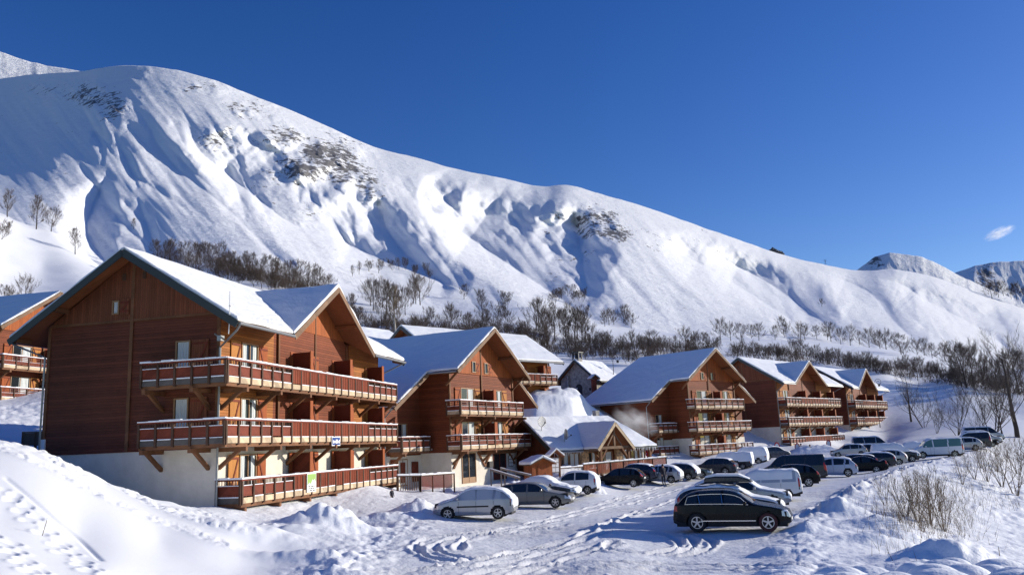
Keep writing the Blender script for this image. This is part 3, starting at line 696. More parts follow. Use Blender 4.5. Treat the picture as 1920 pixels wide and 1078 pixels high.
def chalet_long(name, label, ox, oy, yaw, L, W, zr, ridge, dorm, base, plz, near=False, ohg=1.0, grp=None, rail_x0=-1.36, rail_x1=None, wrap=3.2, mid=(5., 14.6), gwin=True, seed=1, extra=None):
    random.seed(seed)
    root = thing(name, label, 'chalet', (ox, oy, 0), math.radians(90) - yaw, grp)
    s = .63; sn = .20; oh = 1.56; ye = -oh; yb = W + oh; yr = W / 2; zk = ridge - sn
    zm = lambda x, y: zk - s * abs(y - yr)
    f = [zr - 1.05 - 2.75 * k for k in range(3)]
    rail_x1 = rail_x1 or L + .25; xr = L + 1.3
    # walls
    b = MB(); b.box(0, L, 0, W, base, plz); b.build('wall', M['plaster'], root)
    zt = zm(0, 0) - .35
    b = MB(); b.box(-.02, L + .02, -.02, W + .02, plz, zt); b.build('wall', M['wood_h'], root)
    if True:   # siding of the gable end, and the orange field left of the dormer
        b = MB(); b.box(-.06, -.022, -.04, W + .04, plz - .05, zt); b.build('siding', M['wood_gable_shade'], root)
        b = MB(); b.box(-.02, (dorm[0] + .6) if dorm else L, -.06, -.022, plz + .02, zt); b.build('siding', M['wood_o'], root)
        if dorm:
            b = MB(); b.box(dorm[1] - .5, L + .02, -.06, -.022, plz + .02, zt); b.build('siding', M['wood_o'], root)
    for x0, d in ((-.10, .3), (L - .2, .3)):
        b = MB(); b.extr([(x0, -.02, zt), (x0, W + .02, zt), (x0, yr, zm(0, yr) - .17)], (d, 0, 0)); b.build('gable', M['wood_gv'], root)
    b = MB()
    for y in (yr,): b.box(-.14, -.10, y - .09, y + .09, plz, zm(0, y) - .3)
    b.box(-.125, -.10, .02, W - .02, zt - .06, zt + .06)
    b.box(-.07, 0, -.08, .10, plz, zt); b.box(-.12, -.02, W - .1, W + .05, plz, zt)
    b.build('corner_post', M['beam'], root)
    # roof: rear slope, front slope with the dormer notch
    rear = [(-ohg, yr), (-ohg, yb), (xr, yb), (xr, yr)]
    roof_part(root, rear, zm)
    if dorm:
        x0, x1, zd, yf = dorm; xc = (x0 + x1) / 2; zdk = zd - sn; hd = (x1 - x0) / 2
        yv = yr - (zk - zdk) / s
        zdf = lambda x, y: zdk - (zdk - zm(0, ye)) / hd * abs(x - xc)
        front = [(-ohg, ye), (x0, ye), (xc, yv), (x1, ye), (xr, ye), (xr, yr), (-ohg, yr)]
        r = roof_part(root, front, zm)
        dl = roof_part(root, [(x0, yf), (xc, yf), (xc, yv), (x0, ye)], zdf, soffit='soffit_o')
        dr = roof_part(root, [(xc, yf), (x1, yf), (x1, ye), (xc, yv)], zdf, soffit='soffit')
        rake(dl, (x0, yf - .03, zdf(x0, 0) - .14), (xc, yf - .03, zdk - .12), m='fascia_w', h=.3); rake(dr, (x1, yf - .03, zdf(x1, 0) - .14), (xc, yf - .03, zdk - .12), m='fascia_w', h=.3)
        # dormer front wall, its boarded gable and the cross beams under the overhang
        a0, a1 = x0 + 1.05, x1 - 1.0
        zz = lambda x: zdf(x, 0) - .18
        b = MB(); b.extr([(a0, -.09, plz), (a0, -.09, zz(a0)), (xc, -.09, zz(xc)), (a1, -.09, zz(a1)), (a1, -.09, plz)], (0, .3, 0)); b.build('dormer_wall', M['wood_h'], root)
        zb = zz(a0) + .25; hx = (zz(xc) - zb) / ((zz(xc) - zz(a0)) / (xc - a0))
        b = MB(); b.extr([(xc - hx, -.13, zb), (xc, -.13, zz(xc)), (xc + hx, -.13, zb)], (0, .04, 0)); b.build('dormer_gable', M['wood_v'], root)
        b = MB(); b.box(xc - .07, xc + .07, -.15, -.092, plz, zz(xc)); b.box(a0 - .05, a0 + .1, -.14, -.05, plz, zz(a0)); b.box(a1 - .1, a1 + .05, -.14, -.05, plz, zz(a1)); b.build('corner_post', M['beam'], root)
        for xx in (xc, xc - hd * .5, xc + hd * .5): b = MB(); b.beam((xx, yf + .06, zdf(xx, 0) - .27), (xx, -.05, zdf(xx, 0) - .27), .16, .2); b.build('purlin', M['soffit_o'], root)
        gl = [((-ohg + .05, x0 - .05)), ((x1 + .05, xr - .05))]
    else:
        r = roof_part(root, [(-ohg, ye), (xr, ye), (xr, yr), (-ohg, yr)], zm); gl = [(-ohg + .05, xr - .05)]
    for xg in (-ohg - .03, xr + .03):
        for yy in (ye, yb): rake(r, (xg, yy, zm(0, yy) - .16), (xg, yr, zk - .14), m='fascia')
    for yy in (yr, 1.0, W - 1.0, ye + .35, yb - .35):
        for xa, xb in ((-ohg + .06, 0), (L, xr - .06)): b = MB(); b.beam((xa, yy, zm(0, yy) - .28), (xb, yy, zm(0, yy) - .28), .18, .22); b.build('purlin', M['beam'], root)
    ze = zm(0, ye) - .10
    for i, (g0, g1) in enumerate(gl):
        dp = [(g0 + .1, ye - .07, ze), (g0 + .4, ye + .3, ze - .25), (-.12, -.12, ze - .95), (-.12, -.12, f[2]), (-.12, -.12, base)] if i == 0 else [(g1 - .1, ye - .07, ze), (L + .1, -.12, ze - .9), (L + .1, -.12, base + 2)]
        gutter(root, (g0, ye - .08, ze), (g1, ye - .08, ze), dp)
    gutter(root, (-ohg + .1, yb + .08, ze), (xr, yb + .08, ze), [(-ohg + .15, yb + .07, ze), (-ohg + .3, yb - .2, ze - .2), (-.16, W + .12, ze - .8), (-.16, W + .12, base)])
    # balconies and openings, three storeys
    nb = lambda l, k: [(1, k)] * max(1, int(round(l / .98)))
    for k in range(3):
        zf = f[k]; z1 = zf + 1.05
        x0 = rail_x0 if k < 2 else .05
        bays = nb(mid[0] - x0, 'p') + [(1, 'b')] * int(round((mid[1] - mid[0]) / .98)) + nb(rail_x1 - mid[1], 'p')
        segs = [((x0, -1.275), (rail_x1, -1.275), bays)]
        poly = [(x0, -1.27), (rail_x1, -1.27), (rail_x1, 0), (x0, 0)]
        br = [((x, 0), (x, -1.2), 0) for x in np.arange(0.2, L, 3.2)]
        if k < 2 and wrap:
            segs.append(((x0, wrap), (x0, -1.275), nb(wrap + 1.275, 'p'))); poly = [(x0, -1.27), (rail_x1, -1.27), (rail_x1, 0), (0, 0), (0, wrap), (x0, wrap)]
            br += [((0, y), (-1.3, y), 0) for y in (.4, 2.9)]
        else: segs.append(((x0, 0), (x0, -1.275), nb(1.275, 'p')))
        segs.append(((rail_x1, -1.275), (rail_x1, 0), nb(1.2, 'p')))
        balcony(root, poly, segs, zf + .04, z1 - .02, 'a', br)
        zw = zf + 2.15
        xs = [1.8, 7.7, 12.95, 18.0]; sc = L / 19.46
        for i, x in enumerate(xs):
            w = 1.55 if i in (0, 1) else (1.3 if i == 2 else .9); x *= sc
            if x + w > L - .1: continue
            window(root, (x, -.06), (x + w, -.06), zf + .05, zw, curtain=(1, 3, 1, 2)[i], door=True)
            shutter(root, (x - .95, -.06), (x - .1, -.06), zf + .1, zw, m='shutter_o' if i in (0, 3) else 'shutter')
            shutter(root, (x + w + .1, -.06), (x + w + .9, -.06), zf + .1, zw, True)
        for x in (7.1, 12.35, 17.45):
            x *= sc; p = MB(); p.box(x - .05, x + .05, -1.18, -.095, zf + .05, zf + 2.1); d = p.build('partition', M['rail'], root)
            p = MB(); p.box(x - .16, x + .16, -1.24, -1.185, zf + .05, zf + 2.15); p.build('end_board', M['shutter'], d)
        if k < 2 and wrap:
            window(root, (-.06, 2.3), (-.06, 1.5), zf + .05, zw, curtain=2, door=True); shutter(root, (-.06, 1.4), (-.06, .5), zf + .1, zw, m='wood_gv')
    if gwin:
        window(root, (-.10, yr + 1.15), (-.10, yr + .75), zt + .35, zt + 1.05, curtain=2, sill=False); shutter(root, (-.10, yr + .7), (-.10, yr + .15), zt + .3, zt + 1.1, m='wood_gv')
        b = MB()
        for y in (yr + .45, yr - .7): b.box(-.13, -.10, y, y + .2, zt + 2.05, zt + 2.4)
        b.build('vent', M['post'], root)
    if extra: extra(root, f, locals())
    return root

def chalet_front(name, label, ox, oy, yaw, zr, ridge, rx, Wf, depth, xl, xr, base, plz, levels=3, grp=None, seed=1, ground=None, gableback=False, balx=(-.5, 10.25), step=True, wingbal=True):
    random.seed(seed)
    root = thing(name, label, 'chalet', (ox, oy, 0), math.radians(90) - yaw, grp)
    s = .625; sn = .2; zk = ridge - sn; hw = 6.3
    zm = lambda x, y: zk - s * abs(x - rx)
    yl, yrr, wl, wr_ = 2.5, 1.0, 4.2, 2.6
    f = [zr - 1.05 - 2.75 * k for k in range(3)]
    D = depth
    left = [(rx, -.3), (rx, D - 3), (xl, D), (xl, yl), (rx - hw, yl), (rx - hw, -.3)]
    right = [(rx, -.3), (rx + hw, -.3), (rx + hw, yrr), (xr, yrr), (xr, D), (rx, D - 3)]
    L_ = roof_part(root, left, zm, soffit='soffit_o'); R_2 = roof_part(root, right, zm, soffit='soffit_o')
    rake(L_, (rx - hw, -.33, zm(rx - hw, 0) - .14), (rx, -.33, zk - .12), m='fascia_w', h=.3); rake(R_2, (rx + hw, -.33, zm(rx + hw, 0) - .14), (rx, -.33, zk - .12), m='fascia_w', h=.3)
    rake(L_, (xl, yl - .03, zm(xl, 0) - .14), (rx - hw, yl - .03, zm(rx - hw, 0) - .14), m='fascia_w', h=.3); rake(R_2, (xr, yrr - .03, zm(xr, 0) - .14), (rx + hw, yrr - .03, zm(rx + hw, 0) - .14), m='fascia_w', h=.3)
    zz = lambda x: zm(x, 0) - .18
    # wings
    b = MB(); b.extr([(xl + 1.1, wl, base), (xl + 1.1, wl, zz(xl + 1.1)), (.05, wl, zz(.05)), (.05, wl, base)], (0, D - 3.2 - wl, 0)); b.build('wall', M['wood_h'], root)
    b = MB(); b.extr([(Wf - .05, wr_, base), (Wf - .05, wr_, zz(Wf)), (xr - 1.1, wr_, zz(xr - 1.1)), (xr - 1.1, wr_, base)], (0, D - 3.2 - wr_, 0)); b.build('wall', M['wood_h'], root)
    b = MB(); b.box(xl + 1.05, .05, wl - .05, D - 3.1, base, plz - .1); b.box(Wf - .05, xr - 1.05, wr_ - .05, D - 3.1, base, plz - .1); b.build('wall', M['plaster'], root)
    # front block
    b = MB(); b.extr([(0, 1.3, plz), (0, 1.3, zz(0)), (rx, 1.3, zz(rx)), (Wf, 1.3, zz(Wf)), (Wf, 1.3, plz)], (0, D - 5.5, 0)); b.build('wall', M['wood_h'], root)
    zb = f[0] + 3.35; k = (zz(rx) - zb) / s
    b = MB(); b.extr([(rx - k, 1.24, zb), (rx, 1.24, zz(rx)), (rx + k, 1.24, zb)], (0, .06, 0)); b.build('gable', M['wood_v'], root)
    b = MB(); b.box(.02, Wf - .02, 1.28, D - 4.3, base, plz); b.build('wall', M['plaster'], root)
    b = MB(); b.box(rx - .08, rx + .08, 1.19, 1.24, plz, zz(rx)); b.box(-.06, .12, 1.22, 1.35, plz, zz(0)); b.box(Wf - .12, Wf + .06, 1.22, 1.35, plz, zz(Wf)); b.build('corner_post', M['beam'], root)
    for x in (rx, rx - 3.2, rx + 3.2, rx - 6.0, rx + 6.0): b = MB(); b.beam((x, -.24, zm(x, 0) - .29), (x, 1.3, zm(x, 0) - .29), .18, .22); b.build('purlin', M['beam'], root)
    for x in (rx - 5.6, rx + 5.6): b = MB(); b.beam((x, 1.28, zm(x, 0) - 1.5), (x, .0, zm(x, 0) - .35), .14, .16); b.build('strut', M['beam'], root)
    gutter(root, (xl - .07, yl + .1, zm(xl, 0) - .1), (xl - .07, D, zm(xl, 0) - .1), [(xl - .05, yl + .2, zm(xl, 0) - .12), (xl + .9, wl - .1, zm(xl, 0) - .7), (xl + 1.0, wl - .12, base)])
    gutter(root, (rx - hw - .07, -.2, zm(rx - hw, 0) - .1), (rx - hw - .07, yl - .05, zm(rx - hw, 0) - .1))
    nb = lambda l: [(1, 'x')] * max(1, int(round(l / 1.3)))
    for k in range(levels):
        zf = f[k]; z1 = zf + 1.05; x0, x1 = balx
        if k >= 1 and step: x1 += 1.3
        segs = [((x0, 0), (x1, 0), nb(x1 - x0)), ((x0, 1.3), (x0, 0), [(1, 'x')]), ((x1, 0), (x1, 1.3), [(1, 'x')])]
        balcony(root, [(x0, 0.01), (x1, 0.01), (x1, 1.3), (x0, 1.3)], segs, zf + .04, z1 - .02, 'x', [((x, 1.3), (x, .1), 0) for x in (.25, Wf * .45, Wf - .25)])
    for k in range(3):
        zf = f[k]; zw = zf + 2.15
        if k == 2 and levels < 3: continue
        for x, w, c in ((1.7, 2.1, 3), (6.6, 2.0, 1)):
            window(root, (x, 1.3), (x + w, 1.3), zf + .05, zw, curtain=c, door=True)
            shutter(root, (x - .95, 1.3), (x - .1, 1.3), zf + .1, zw, off=.07); shutter(root, (x + w + .1, 1.3), (x + w + .95, 1.3), zf + .1, zw, True, off=.07, m='shutter_o')
        p = MB(); p.box(5.25, 5.4, .12, 1.2, zf + .05, zf + 2.0); d = p.build('partition', M['rail'], root)
        p = MB(); p.box(5.1, 5.55, .06, .115, zf + .05, zf + 2.05); p.build('end_board', M['shutter'], d)
    zb2 = zb + .15
    for x in (rx - 1.55, rx + .55):
        window(root, (x, 1.24), (x + .6, 1.24), zb2, zb2 + .95, curtain=0, sill=False); shutter(root, (x + .62, 1.24), (x + 1.15, 1.24), zb2, zb2 + .95)
    # openings of the left wing, with its own small balconies
    for k in (1, 2):
        zf = f[k]
        window(root, (xl + 2.6, wl), (xl + 3.9, wl), zf + .05, zf + 2.1, curtain=3, door=True); shutter(root, (xl + 1.6, wl), (xl + 2.5, wl), zf + .1, zf + 2.1, off=.08)
        if wingbal and not (k == 2 and levels < 3):
            balcony(root, [(xl + 1.4, wl - 1.3), (-.2, wl - 1.3), (-.2, wl), (xl + 1.4, wl)], [((xl + 1.4, wl - 1.3), (-.6, wl - 1.3), [(1, 'p')] * 4), ((xl + 1.4, wl), (xl + 1.4, wl - 1.3), [(1, 'p')])], zf + .04, zf + 1.03, 'a', [((xl + 1.7, wl), (xl + 1.7, wl - 1.2), 0)])
    if ground: ground(root, f, Wf)
    return root

# ------------------------------------------------------------------ the chalets
def text(root, body, size, loc, rot, m, name='lettering', ext=.004):
    cu = bpy.data.curves.new(name, 'FONT'); cu.body = body; cu.size = size; cu.extrude = ext; cu.align_x = 'CENTER'; cu.align_y = 'CENTER'
    o = bpy.data.objects.new(name, cu); COL.objects.link(o); o.location = loc; o.rotation_euler = rot; o.data.materials.append(m)
    bpy.context.view_layer.update()
    me = bpy.data.meshes.new_from_object(o.evaluated_get(bpy.context.evaluated_depsgraph_get())); bpy.data.objects.remove(o)
    o = bpy.data.objects.new(name, me); COL.objects.link(o); o.location = loc; o.rotation_euler = rot
    if root: o.parent = root
    return o
M['blue_sign'] = mat('blue_enamel', (.02, .06, .25), .35); M['ink'] = mat('ink', (.02, .02, .02), .6)
M['green_sign'] = mat('green_print', (.28, .45, .10), .5); M['paper'] = mat('white_board', (.8, .8, .78), .5)
HERE = [None]
def near_extra(root, f, _):
    lamp = MB(); lamp.box(-.75, -.45, -.55, -.35, 9.35, 9.6); lamp.beam((-.6, -.3, 9.6), (-.4, 0, 9.75), .06, .06); lamp.build('floodlight', M['zinc'], root)
    a = MB(); a.tube([(-.98, -1.1, 9.6), (-1.02, -1.15, 10.1), (-1.02, -1.15, 11.6)], .025, 6); a.tube([(-1.02, -1.15, 10.9), (-.9, -1.15, 10.95)], .06, 6); a.build('aerial', M['white'], root)
    b = MB(); b.box(-.14, -.02, 9.45, 9.75, 4.6, 5.2); b.build('meter_box', M['white'], root)
chalet_long('chalet', 'large dark timber chalet with snowy cross gable nearest the camera', -14.12, 39.307, .228, 19.46, 9.598, 8.486, 14.373, (4.4, 15.1, 13.83, -1.6), 1.0, 4.45, True, 1.0, 'wooden ski chalets', extra=near_extra, seed=3)
def ground_b(root, f, Wf):
    zf = f[2]
    window(root, (1.55, 1.28), (3.75, 1.28), zf - .05, zf + 2.35, curtain=0, door=True); window(root, (6.7, 1.28), (9.0, 1.28), zf - .05, zf + 2.35, curtain=0, door=True, frame='rail')
    for x0, x1 in ((1.4, 3.9), (6.6, 9.1)):
        b = MB(); b.box(x0, x1, 1.12, 1.275, zf + 2.37, zf + 2.55); b.build('lintel', M['pale'], root)
    for x in (.25, 5.2, 10.5):
        for sg in ((-1, 1) if 1 < x < 8 else ((1,) if x < 1 else (-1,))):
            b = MB(); b.beam((x, 1.2, f[1] - 1.55), (x + sg * 1.15, 1.2, f[1] - .35), .12, .16); b.build('bracket', M['beam'], root)
    b = MB(); b.box(4.2, 10.6, 1.05, 1.27, f[1] - .62, f[1] - .36); b.build('beam', M['beam'], root)
    text(root, '6', .6, (5.2, 1.262, zf + 1.78), (math.pi / 2, 0, 0), M['ink'], 'house_number')
    for i, (x, z) in enumerate(((4.35, 1.35), (5.75, 1.4), (6.05, 1.35))):
        b = MB(); b.box(x, x + .28, 1.255, 1.275, zf + z, zf + z + .4); b.build('notice', M['paper'], root)
    b = MB(); b.box(9.45, 10.25, 1.2, 1.275, zf + .95, zf + 1.95); nb_ = b.build('notice_case', M['greywood'], root)
    for r in range(3):
        for c in range(2):
            b = MB(); b.box(9.53 + c * .36, 9.8 + c * .36, 1.19, 1.198, zf + 1.03 + r * .3, zf + 1.26 + r * .3); b.build('notice', M['paper'], nb_)
    b = MB(); b.box(5.55, 6.2, .95, 1.275, zf + 1.05, zf + 1.55); b.build('letter_box', M['iron'], root)
    window(root, (-4.3, 4.15), (-3.2, 4.15), zf - .1, zf + 1.95, curtain=3, door=True)
    for x0, x1 in ((-2.9, -2.3), (-1.4, -.5)): shutter(root, (x0, 4.15), (x1, 4.15), zf + .3, zf + 1.85, m='rail')
chalet_front('chalet', 'timber chalet with a steep shaded snow roof and doors in its cream ground floor', -4.256, 66.398, .484, 7.696, 14.1, 5.1, 10.8, 19., -5.8, 15.3, .3, 3.6, 2, 'wooden ski chalets', 5, ground_b)
chalet_front('chalet', 'timber chalet with three tiers of balconies behind the steaming low lodge', 21.967, 101.555, .82, 8.593, 15.05, 4.45, 10.2, 14.9, -5.7, 14.8, .3, 3.9, 3, 'wooden ski chalets', 8, None, balx=(-.5, 10.2))
_c, _s = math.cos(.737), math.sin(.737)
chalet_long('chalet', 'timber chalet with a shaded cross gable, second from the right end of the row', 37.684 - _c * 1.3, 116.889 + _s * 1.3, .737, 19.3, 9.9, 8.98, 15.25, (2.9, 14.2, 14.5, -1.6), -1.0, 5.0, False, 1.0, 'wooden ski chalets', seed=11, wrap=0, rail_x0=.1)
_c, _s = math.cos(.703), math.sin(.703)
chalet_long('chalet', 'timber chalet at the far right end of the chalet row', 55.02 - _c * 1.3, 136.194 + _s * 1.3, .703, 16.6, 9.6, 8.87, 15.0, (1.9, 11.2, 14.3, -1.6), -1.0, 5.0, False, 1.0, 'wooden ski chalets', seed=12, mid=(4., 11.4), wrap=0, rail_x0=.1)
# chalets standing behind the row
p = at(15, 664, 70)
chalet_front('chalet', 'timber chalet half hidden at the left edge behind the big chalet', p[0], p[1], .24, p[2], p[2] + 6.4, 5.1, 10.8, 18., -5.8, 15.3, p[2] - 7.5, p[2] - 4.2, 2, 'wooden ski chalets', 15, None)
p = at(762, 609, 92)
chalet_long('chalet', 'chalet behind the row with a bright snow roof and small end balconies', p[0] + 3.4, p[1] - 3.2, .80, 17.5, 9.4, p[2] - 5.6, p[2], None, p[2] - 17, p[2] - 11, False, 1.0, 'wooden ski chalets', seed=17, wrap=0, rail_x0=.2)
p = at(560, 592, 84)
chalet_long('chalet', 'chalet behind the big chalet showing only its plain white roof', p[0] + 2, p[1] - 2.5, .62, 14.5, 9.4, p[2] - 5.9, p[2], None, p[2] - 16, p[2] - 11, False, 1.0, 'wooden ski chalets', seed=18, wrap=0, rail_x0=.2)
# ------------------------------------------------------------------ low lodge with a glazed front and gabled porch
def lodge():
    pl = at(1045, 836, 74); yaw = math.radians(51.6)
    root = thing('lodge', 'low glass-fronted lodge with gabled porch and satellite dishes on its snow roof', 'lodge', (pl[0], pl[1], 0), math.radians(90) - yaw)
    L, hw, zk, ze = 12.9, 4.2, 6.3, 3.3
    s = (zk - ze) / hw; zm = lambda x, y: zk - s * abs(y - hw); xh = 10.6
    front = [(-.6, 0), (3.1, 0), (5.4, 3.3), (7.7, 0), (L, 0), (xh, hw), (-.6, hw)]
    roof_part(root, front, zm, edge='fascia'); roof_part(root, [(-.6, hw), (xh, hw), (L, 2 * hw), (-.6, 2 * hw)], zm, edge='fascia')
    hp = lambda x, y: zk - (zk - ze) / (L - xh) * (x - xh)
    roof_part(root, [(xh, hw), (L, 0), (L, 2 * hw)], hp, edge='fascia')
    r = bpy.data.objects
    for yy in (0, 2 * hw): rake(root, (-.64, yy, ze - .12), (-.64, hw, zk - .1))
    # porch
    xc, hd, zp = 5.4, 2.3, 5.6; sp = (zp - ze) / hd; zpf = lambda x, y: zp - sp * abs(x - xc)
    for sg in (-1, 1):
        po = [(xc + sg * hd, -1.9), (xc, -1.9), (xc, 3.3), (xc + sg * hd, 0)]
        q = roof_part(root, po, zpf, soffit='soffit_o'); rake(q, (xc + sg * hd, -1.93, ze - .1), (xc, -1.93, zp - .08), m='pale', h=.28)
    for x in (xc - 1.75, xc + 1.75):
        b = MB(); b.beam((x, -1.6, .8), (x, -1.6, ze + .1), .22, .22); b.build('pillar', M['beam'], root)
        b = MB(); b.beam((x, -1.6, 2.3), (x + (.8 if x < xc else -.8), -1.6, 3.35), .14, .16); b.beam((x, -1.6, 2.2), (x, -.7, 3.2), .14, .16); b.build('brace', M['beam'], root)
    b = MB(); b.beam((xc - 2.2, -1.6, ze + .1), (xc + 2.2, -1.6, ze + .1), .2, .24); b.build('tie_beam', M['fascia_w'], root)
    b = MB(); b.beam((xc, -1.62, ze + .2), (xc, -1.62, zp - .3), .16, .18); b.beam((xc - .9, -1.62, ze + .25), (xc, -1.62, zp - .9), .12, .12); b.beam((xc + .9, -1.62, ze + .25), (xc, -1.62, zp - .9), .12, .12); b.build('truss', M['fascia_w'], root)
    # walls
    b = MB(); b.box(.6, L - .7, 1.0, 2 * hw - .8, .6, ze + .25); b.build('wall', M['wood_h'], root)
    b = MB(); b.extr([(.55, 1.0, ze + .1), (.55, 2 * hw - .8, ze + .1), (.55, hw, zk - .35)], (.2, 0, 0)); b.build('gable', M['wood_gv'], root)
    for i, x in enumerate((.9, 2.2, 4.5, 8.95, 10.1, 11.2)):
        w = (1.2, 1.2, .95, 1.0, 1.0, .9)[i]
        window(root, (x, .98), (x + w, .98), 1.5, 3.05, frame='frame', curtain=(2 if i % 2 else 3), sill=False)
        b = MB(); b.box(x + .05, x + w - .05, .86, .94, 1.55, 1.66); b.build('snow_sill', M['snow_s'], root)
    window(root, (5.75, .98), (7.6, .98), .95, 3.05, frame='frame', curtain=3, door=True)
    for x in (3.5, 7.95):
        b = MB(); b.box(x, x + .85, .7, 1.02, .6, ze + .1); b.build('stone_pier', M['brick'], root)
    for x in (.5, L - .9):
        b = MB(); b.beam((x, .25, .8), (x, .25, ze), .2, .2); b.build('pillar', M['beam'], root)
        b = MB(); b.beam((x, .25, 2.4), (x + .7, .25, ze), .12, .14); b.build('brace', M['beam'], root)
    gutter(root, (-.6, -.06, ze - .12), (3.0, -.06, ze - .12), [(-.3, -.06, ze - .15), (.3, .2, ze - .6), (.4, .2, 1.)])
    ch = MB(); ch.box(9.2, 9.7, hw + .3, hw + .8, zk - .6, zk + .7); ch.build('chimney', M['stone'], root)
    # a run of small drift marks left where snow slid between the roof clips
    for i, (x, y) in enumerate(((1.0, 1.3), (2.2, 2.6), (1.9, .9), (3.6, 3.0), (4.3, 3.6), (7.4, 3.5), (8.9, 3.0))):
        b = MB(); b.beam((x, y, zm(x, y) + .02), (x + .05, y - .8, zm(x, y - .8) + .02), .10, .05); b.build('snow_stop', M['iron'], root)
    for k, (dx, dy, up, ti) in enumerate(((.2, 2.3, 1.0, .9), (1.55, .75, .9, 2.2))):
        base = root.matrix_world if False else None
        a = math.radians(90) - yaw; X = pl[0] + math.cos(a) * dx - math.sin(a) * dy; Y = pl[1] + math.sin(a) * dx + math.cos(a) * dy
        t = thing('satellite_dish', ('round satellite dish facing right, higher on the lodge roof edge', 'satellite dish seen edge-on, lower on the lodge roof edge')[k], 'satellite dish', (X, Y, zm(dx, dy)), ti - 1.9, 'dishes on the lodge roof')
        mst = MB(); mst.tube([(0, 0, -.2), (0, 0, up)], .03, 6); mst.build('mast', M['zinc'], t)
        dsh = MB(); n = 16
        for ring in range(4):
            r0, r1 = .46 * ring / 4, .46 * (ring + 1) / 4
            for j in range(n):
                t0, t1 = 2 * math.pi * j / n, 2 * math.pi * (j + 1) / n
                P = [(.1 - .35 * rr * rr * -1, rr * math.cos(tt), up + rr * math.sin(tt) * 1.05) for rr, tt in ((r0, t0), (r1, t0), (r1, t1), (r0, t1))]
                dsh.face(P if ring else P[:1] + P[1:3])
        o = dsh.build('dish', M['zinc'] if k else M['white'], t, True); sd_ = o.modifiers.new('s', 'SOLIDIFY'); sd_.thickness = .02
        arm = MB(); arm.tube([(.1, 0, up - .45), (.62, 0, up - .12)], .02, 5); arm.box(.58, .70, -.05, .05, up - .16, up - .04); arm.build('arm', M['iron'], t)
lodge()
def fence(name, label, cat, pts, h, board=True, snow=True, step=1.5, m='boards', pale=False, grp=None):
    """fence along world points (x, y, z of the foot)"""
    t = thing(name, label, cat, pts[0], 0, grp); o = Vector(pts[0])
    P = [Vector(p) - o for p in pts]
    for a, b in zip(P[:-1], P[1:]):
        d = b - a; L = d.length; n = max(1, int(L / step))
        for i in range(n + (b is P[-1])):
            c = a + d * (i / n); q = MB(); q.box(c.x - .05, c.x + .05, c.y - .05, c.y + .05, c.z - .4, c.z + h); q.build('post', M['post' if board else 'greywood'], t)
        up = Vector((0, 0, 1))
        if board:
            r = MB(); r.beam(a + up * (h - .04), b + up * (h - .04), .12, .07); r.build('rail', M['post'], t)
            k = MB(); m2 = int(L / .16)
            for i in range(m2):
                c = a + d * ((i + .5) / m2); e = d.normalized() * (.065 if not pale else .035)
                k.hull8([(c - e + Vector((0, -.02, .08))), (c + e + Vector((0, -.02, .08))), (c + e + Vector((0, .02, .08))), (c - e + Vector((0, .02, .08)))], [(c - e + Vector((0, -.02, h - .08))), (c + e + Vector((0, -.02, h - .08))), (c + e + Vector((0, .02, h - .08))), (c - e + Vector((0, .02, h - .08)))])
            k.build('boarding', M[m], t)
        else:
            for hh in (h * .45, h * .85): r = MB(); r.beam(a + up * hh, b + up * hh, .05, .12); r.build('rail', M['greywood'], t)
        if snow:
            s = MB(); n = max(2, int(L / .6))
            for i in range(n):
                p0 = a + d * (i / n); p1 = a + d * ((i + 1) / n); hh = .07 + .07 * random.random(); zz = h - .01 if board else h * .85 + .06
                s.beam(p0 + up * (zz + hh / 2), p1 + up * (zz + hh / 2), .17, hh)
            s.build('snow_cap', M['snow_s'], t, bevel=.03)
    return t
def P3(px, py, Y): return at(px, py, Y)
fence('terrace_fence', 'red boarded terrace fence with a snow cap in front of the lodge', 'fence', [P3(1094, 892, 70.5), P3(1170, 884, 74), P3(1250, 876, 78)], .95)
fence('terrace_fence', 'short pale slatted fence between the wooden shed and the lodge terrace', 'fence', [P3(1049, 896, 68.5), P3(1093, 892, 70.5)], .8, m='paper', pale=True)
fence('garden_fence', 'dark slatted fence beside the big chalet, left half without deep snow', 'fence', [P3(745, 922, 55.5), P3(788, 921, 56.5)], 1.05, m='post', pale=True)
fence('garden_fence', 'brown slatted fence with thick snow cap reaching the cream wall', 'fence', [P3(789, 921, 56.5), P3(852, 914, 62)], 1.05, m='rail', pale=True)
fence('boarded_fence', 'dark boarded fence between the left bank and the big chalet corner', 'fence', [P3(42, 838, 44), P3(66, 838, 43), P3(86, 838, 42)], .8, m='post', snow=False)
fence('footpath_fence', 'two-rail snowy fence climbing the path towards the stone chapel', 'fence', [P3(1012, 790, 93), P3(1016, 772, 97), P3(1045, 748, 108)], 1.15, board=False)
fence('footpath_fence', 'short two-rail fence behind the balconied chalet near the chapel path', 'fence', [P3(996, 762, 98), P3(1018, 752, 104)], 1.1, board=False)
# handrails of the entrance steps
for lab, a, b in (('near sloping wooden handrail of the entrance steps', (921, 906, 63), (975, 912, 58)), ('far sloping wooden handrail of the entrance steps', (940, 903, 65.5), (996, 906, 60.5))):
    pa, pb = P3(*a), P3(*b); t = thing('handrail', lab + ' by the number 6', 'handrail', pa, 0, 'entrance handrails'); d = Vector(pb) - Vector(pa)
    for f in (0, .5, 1): q = MB(); c = d * f; q.box(c.x - .05, c.x + .05, c.y - .05, c.y + .05, c.z - .4, c.z + 1.0 - .45 * f); q.build('post', M['greywood'], t)
    q = MB(); q.beam((0, 0, 1.0), d + Vector((0, 0, .55)), .1, .13); q.build('rail', M['greywood'], t)
    q = MB(); q.beam((0, 0, 1.085), d + Vector((0, 0, .635)), .1, .04); q.build('snow_cap', M['snow_s'], t)
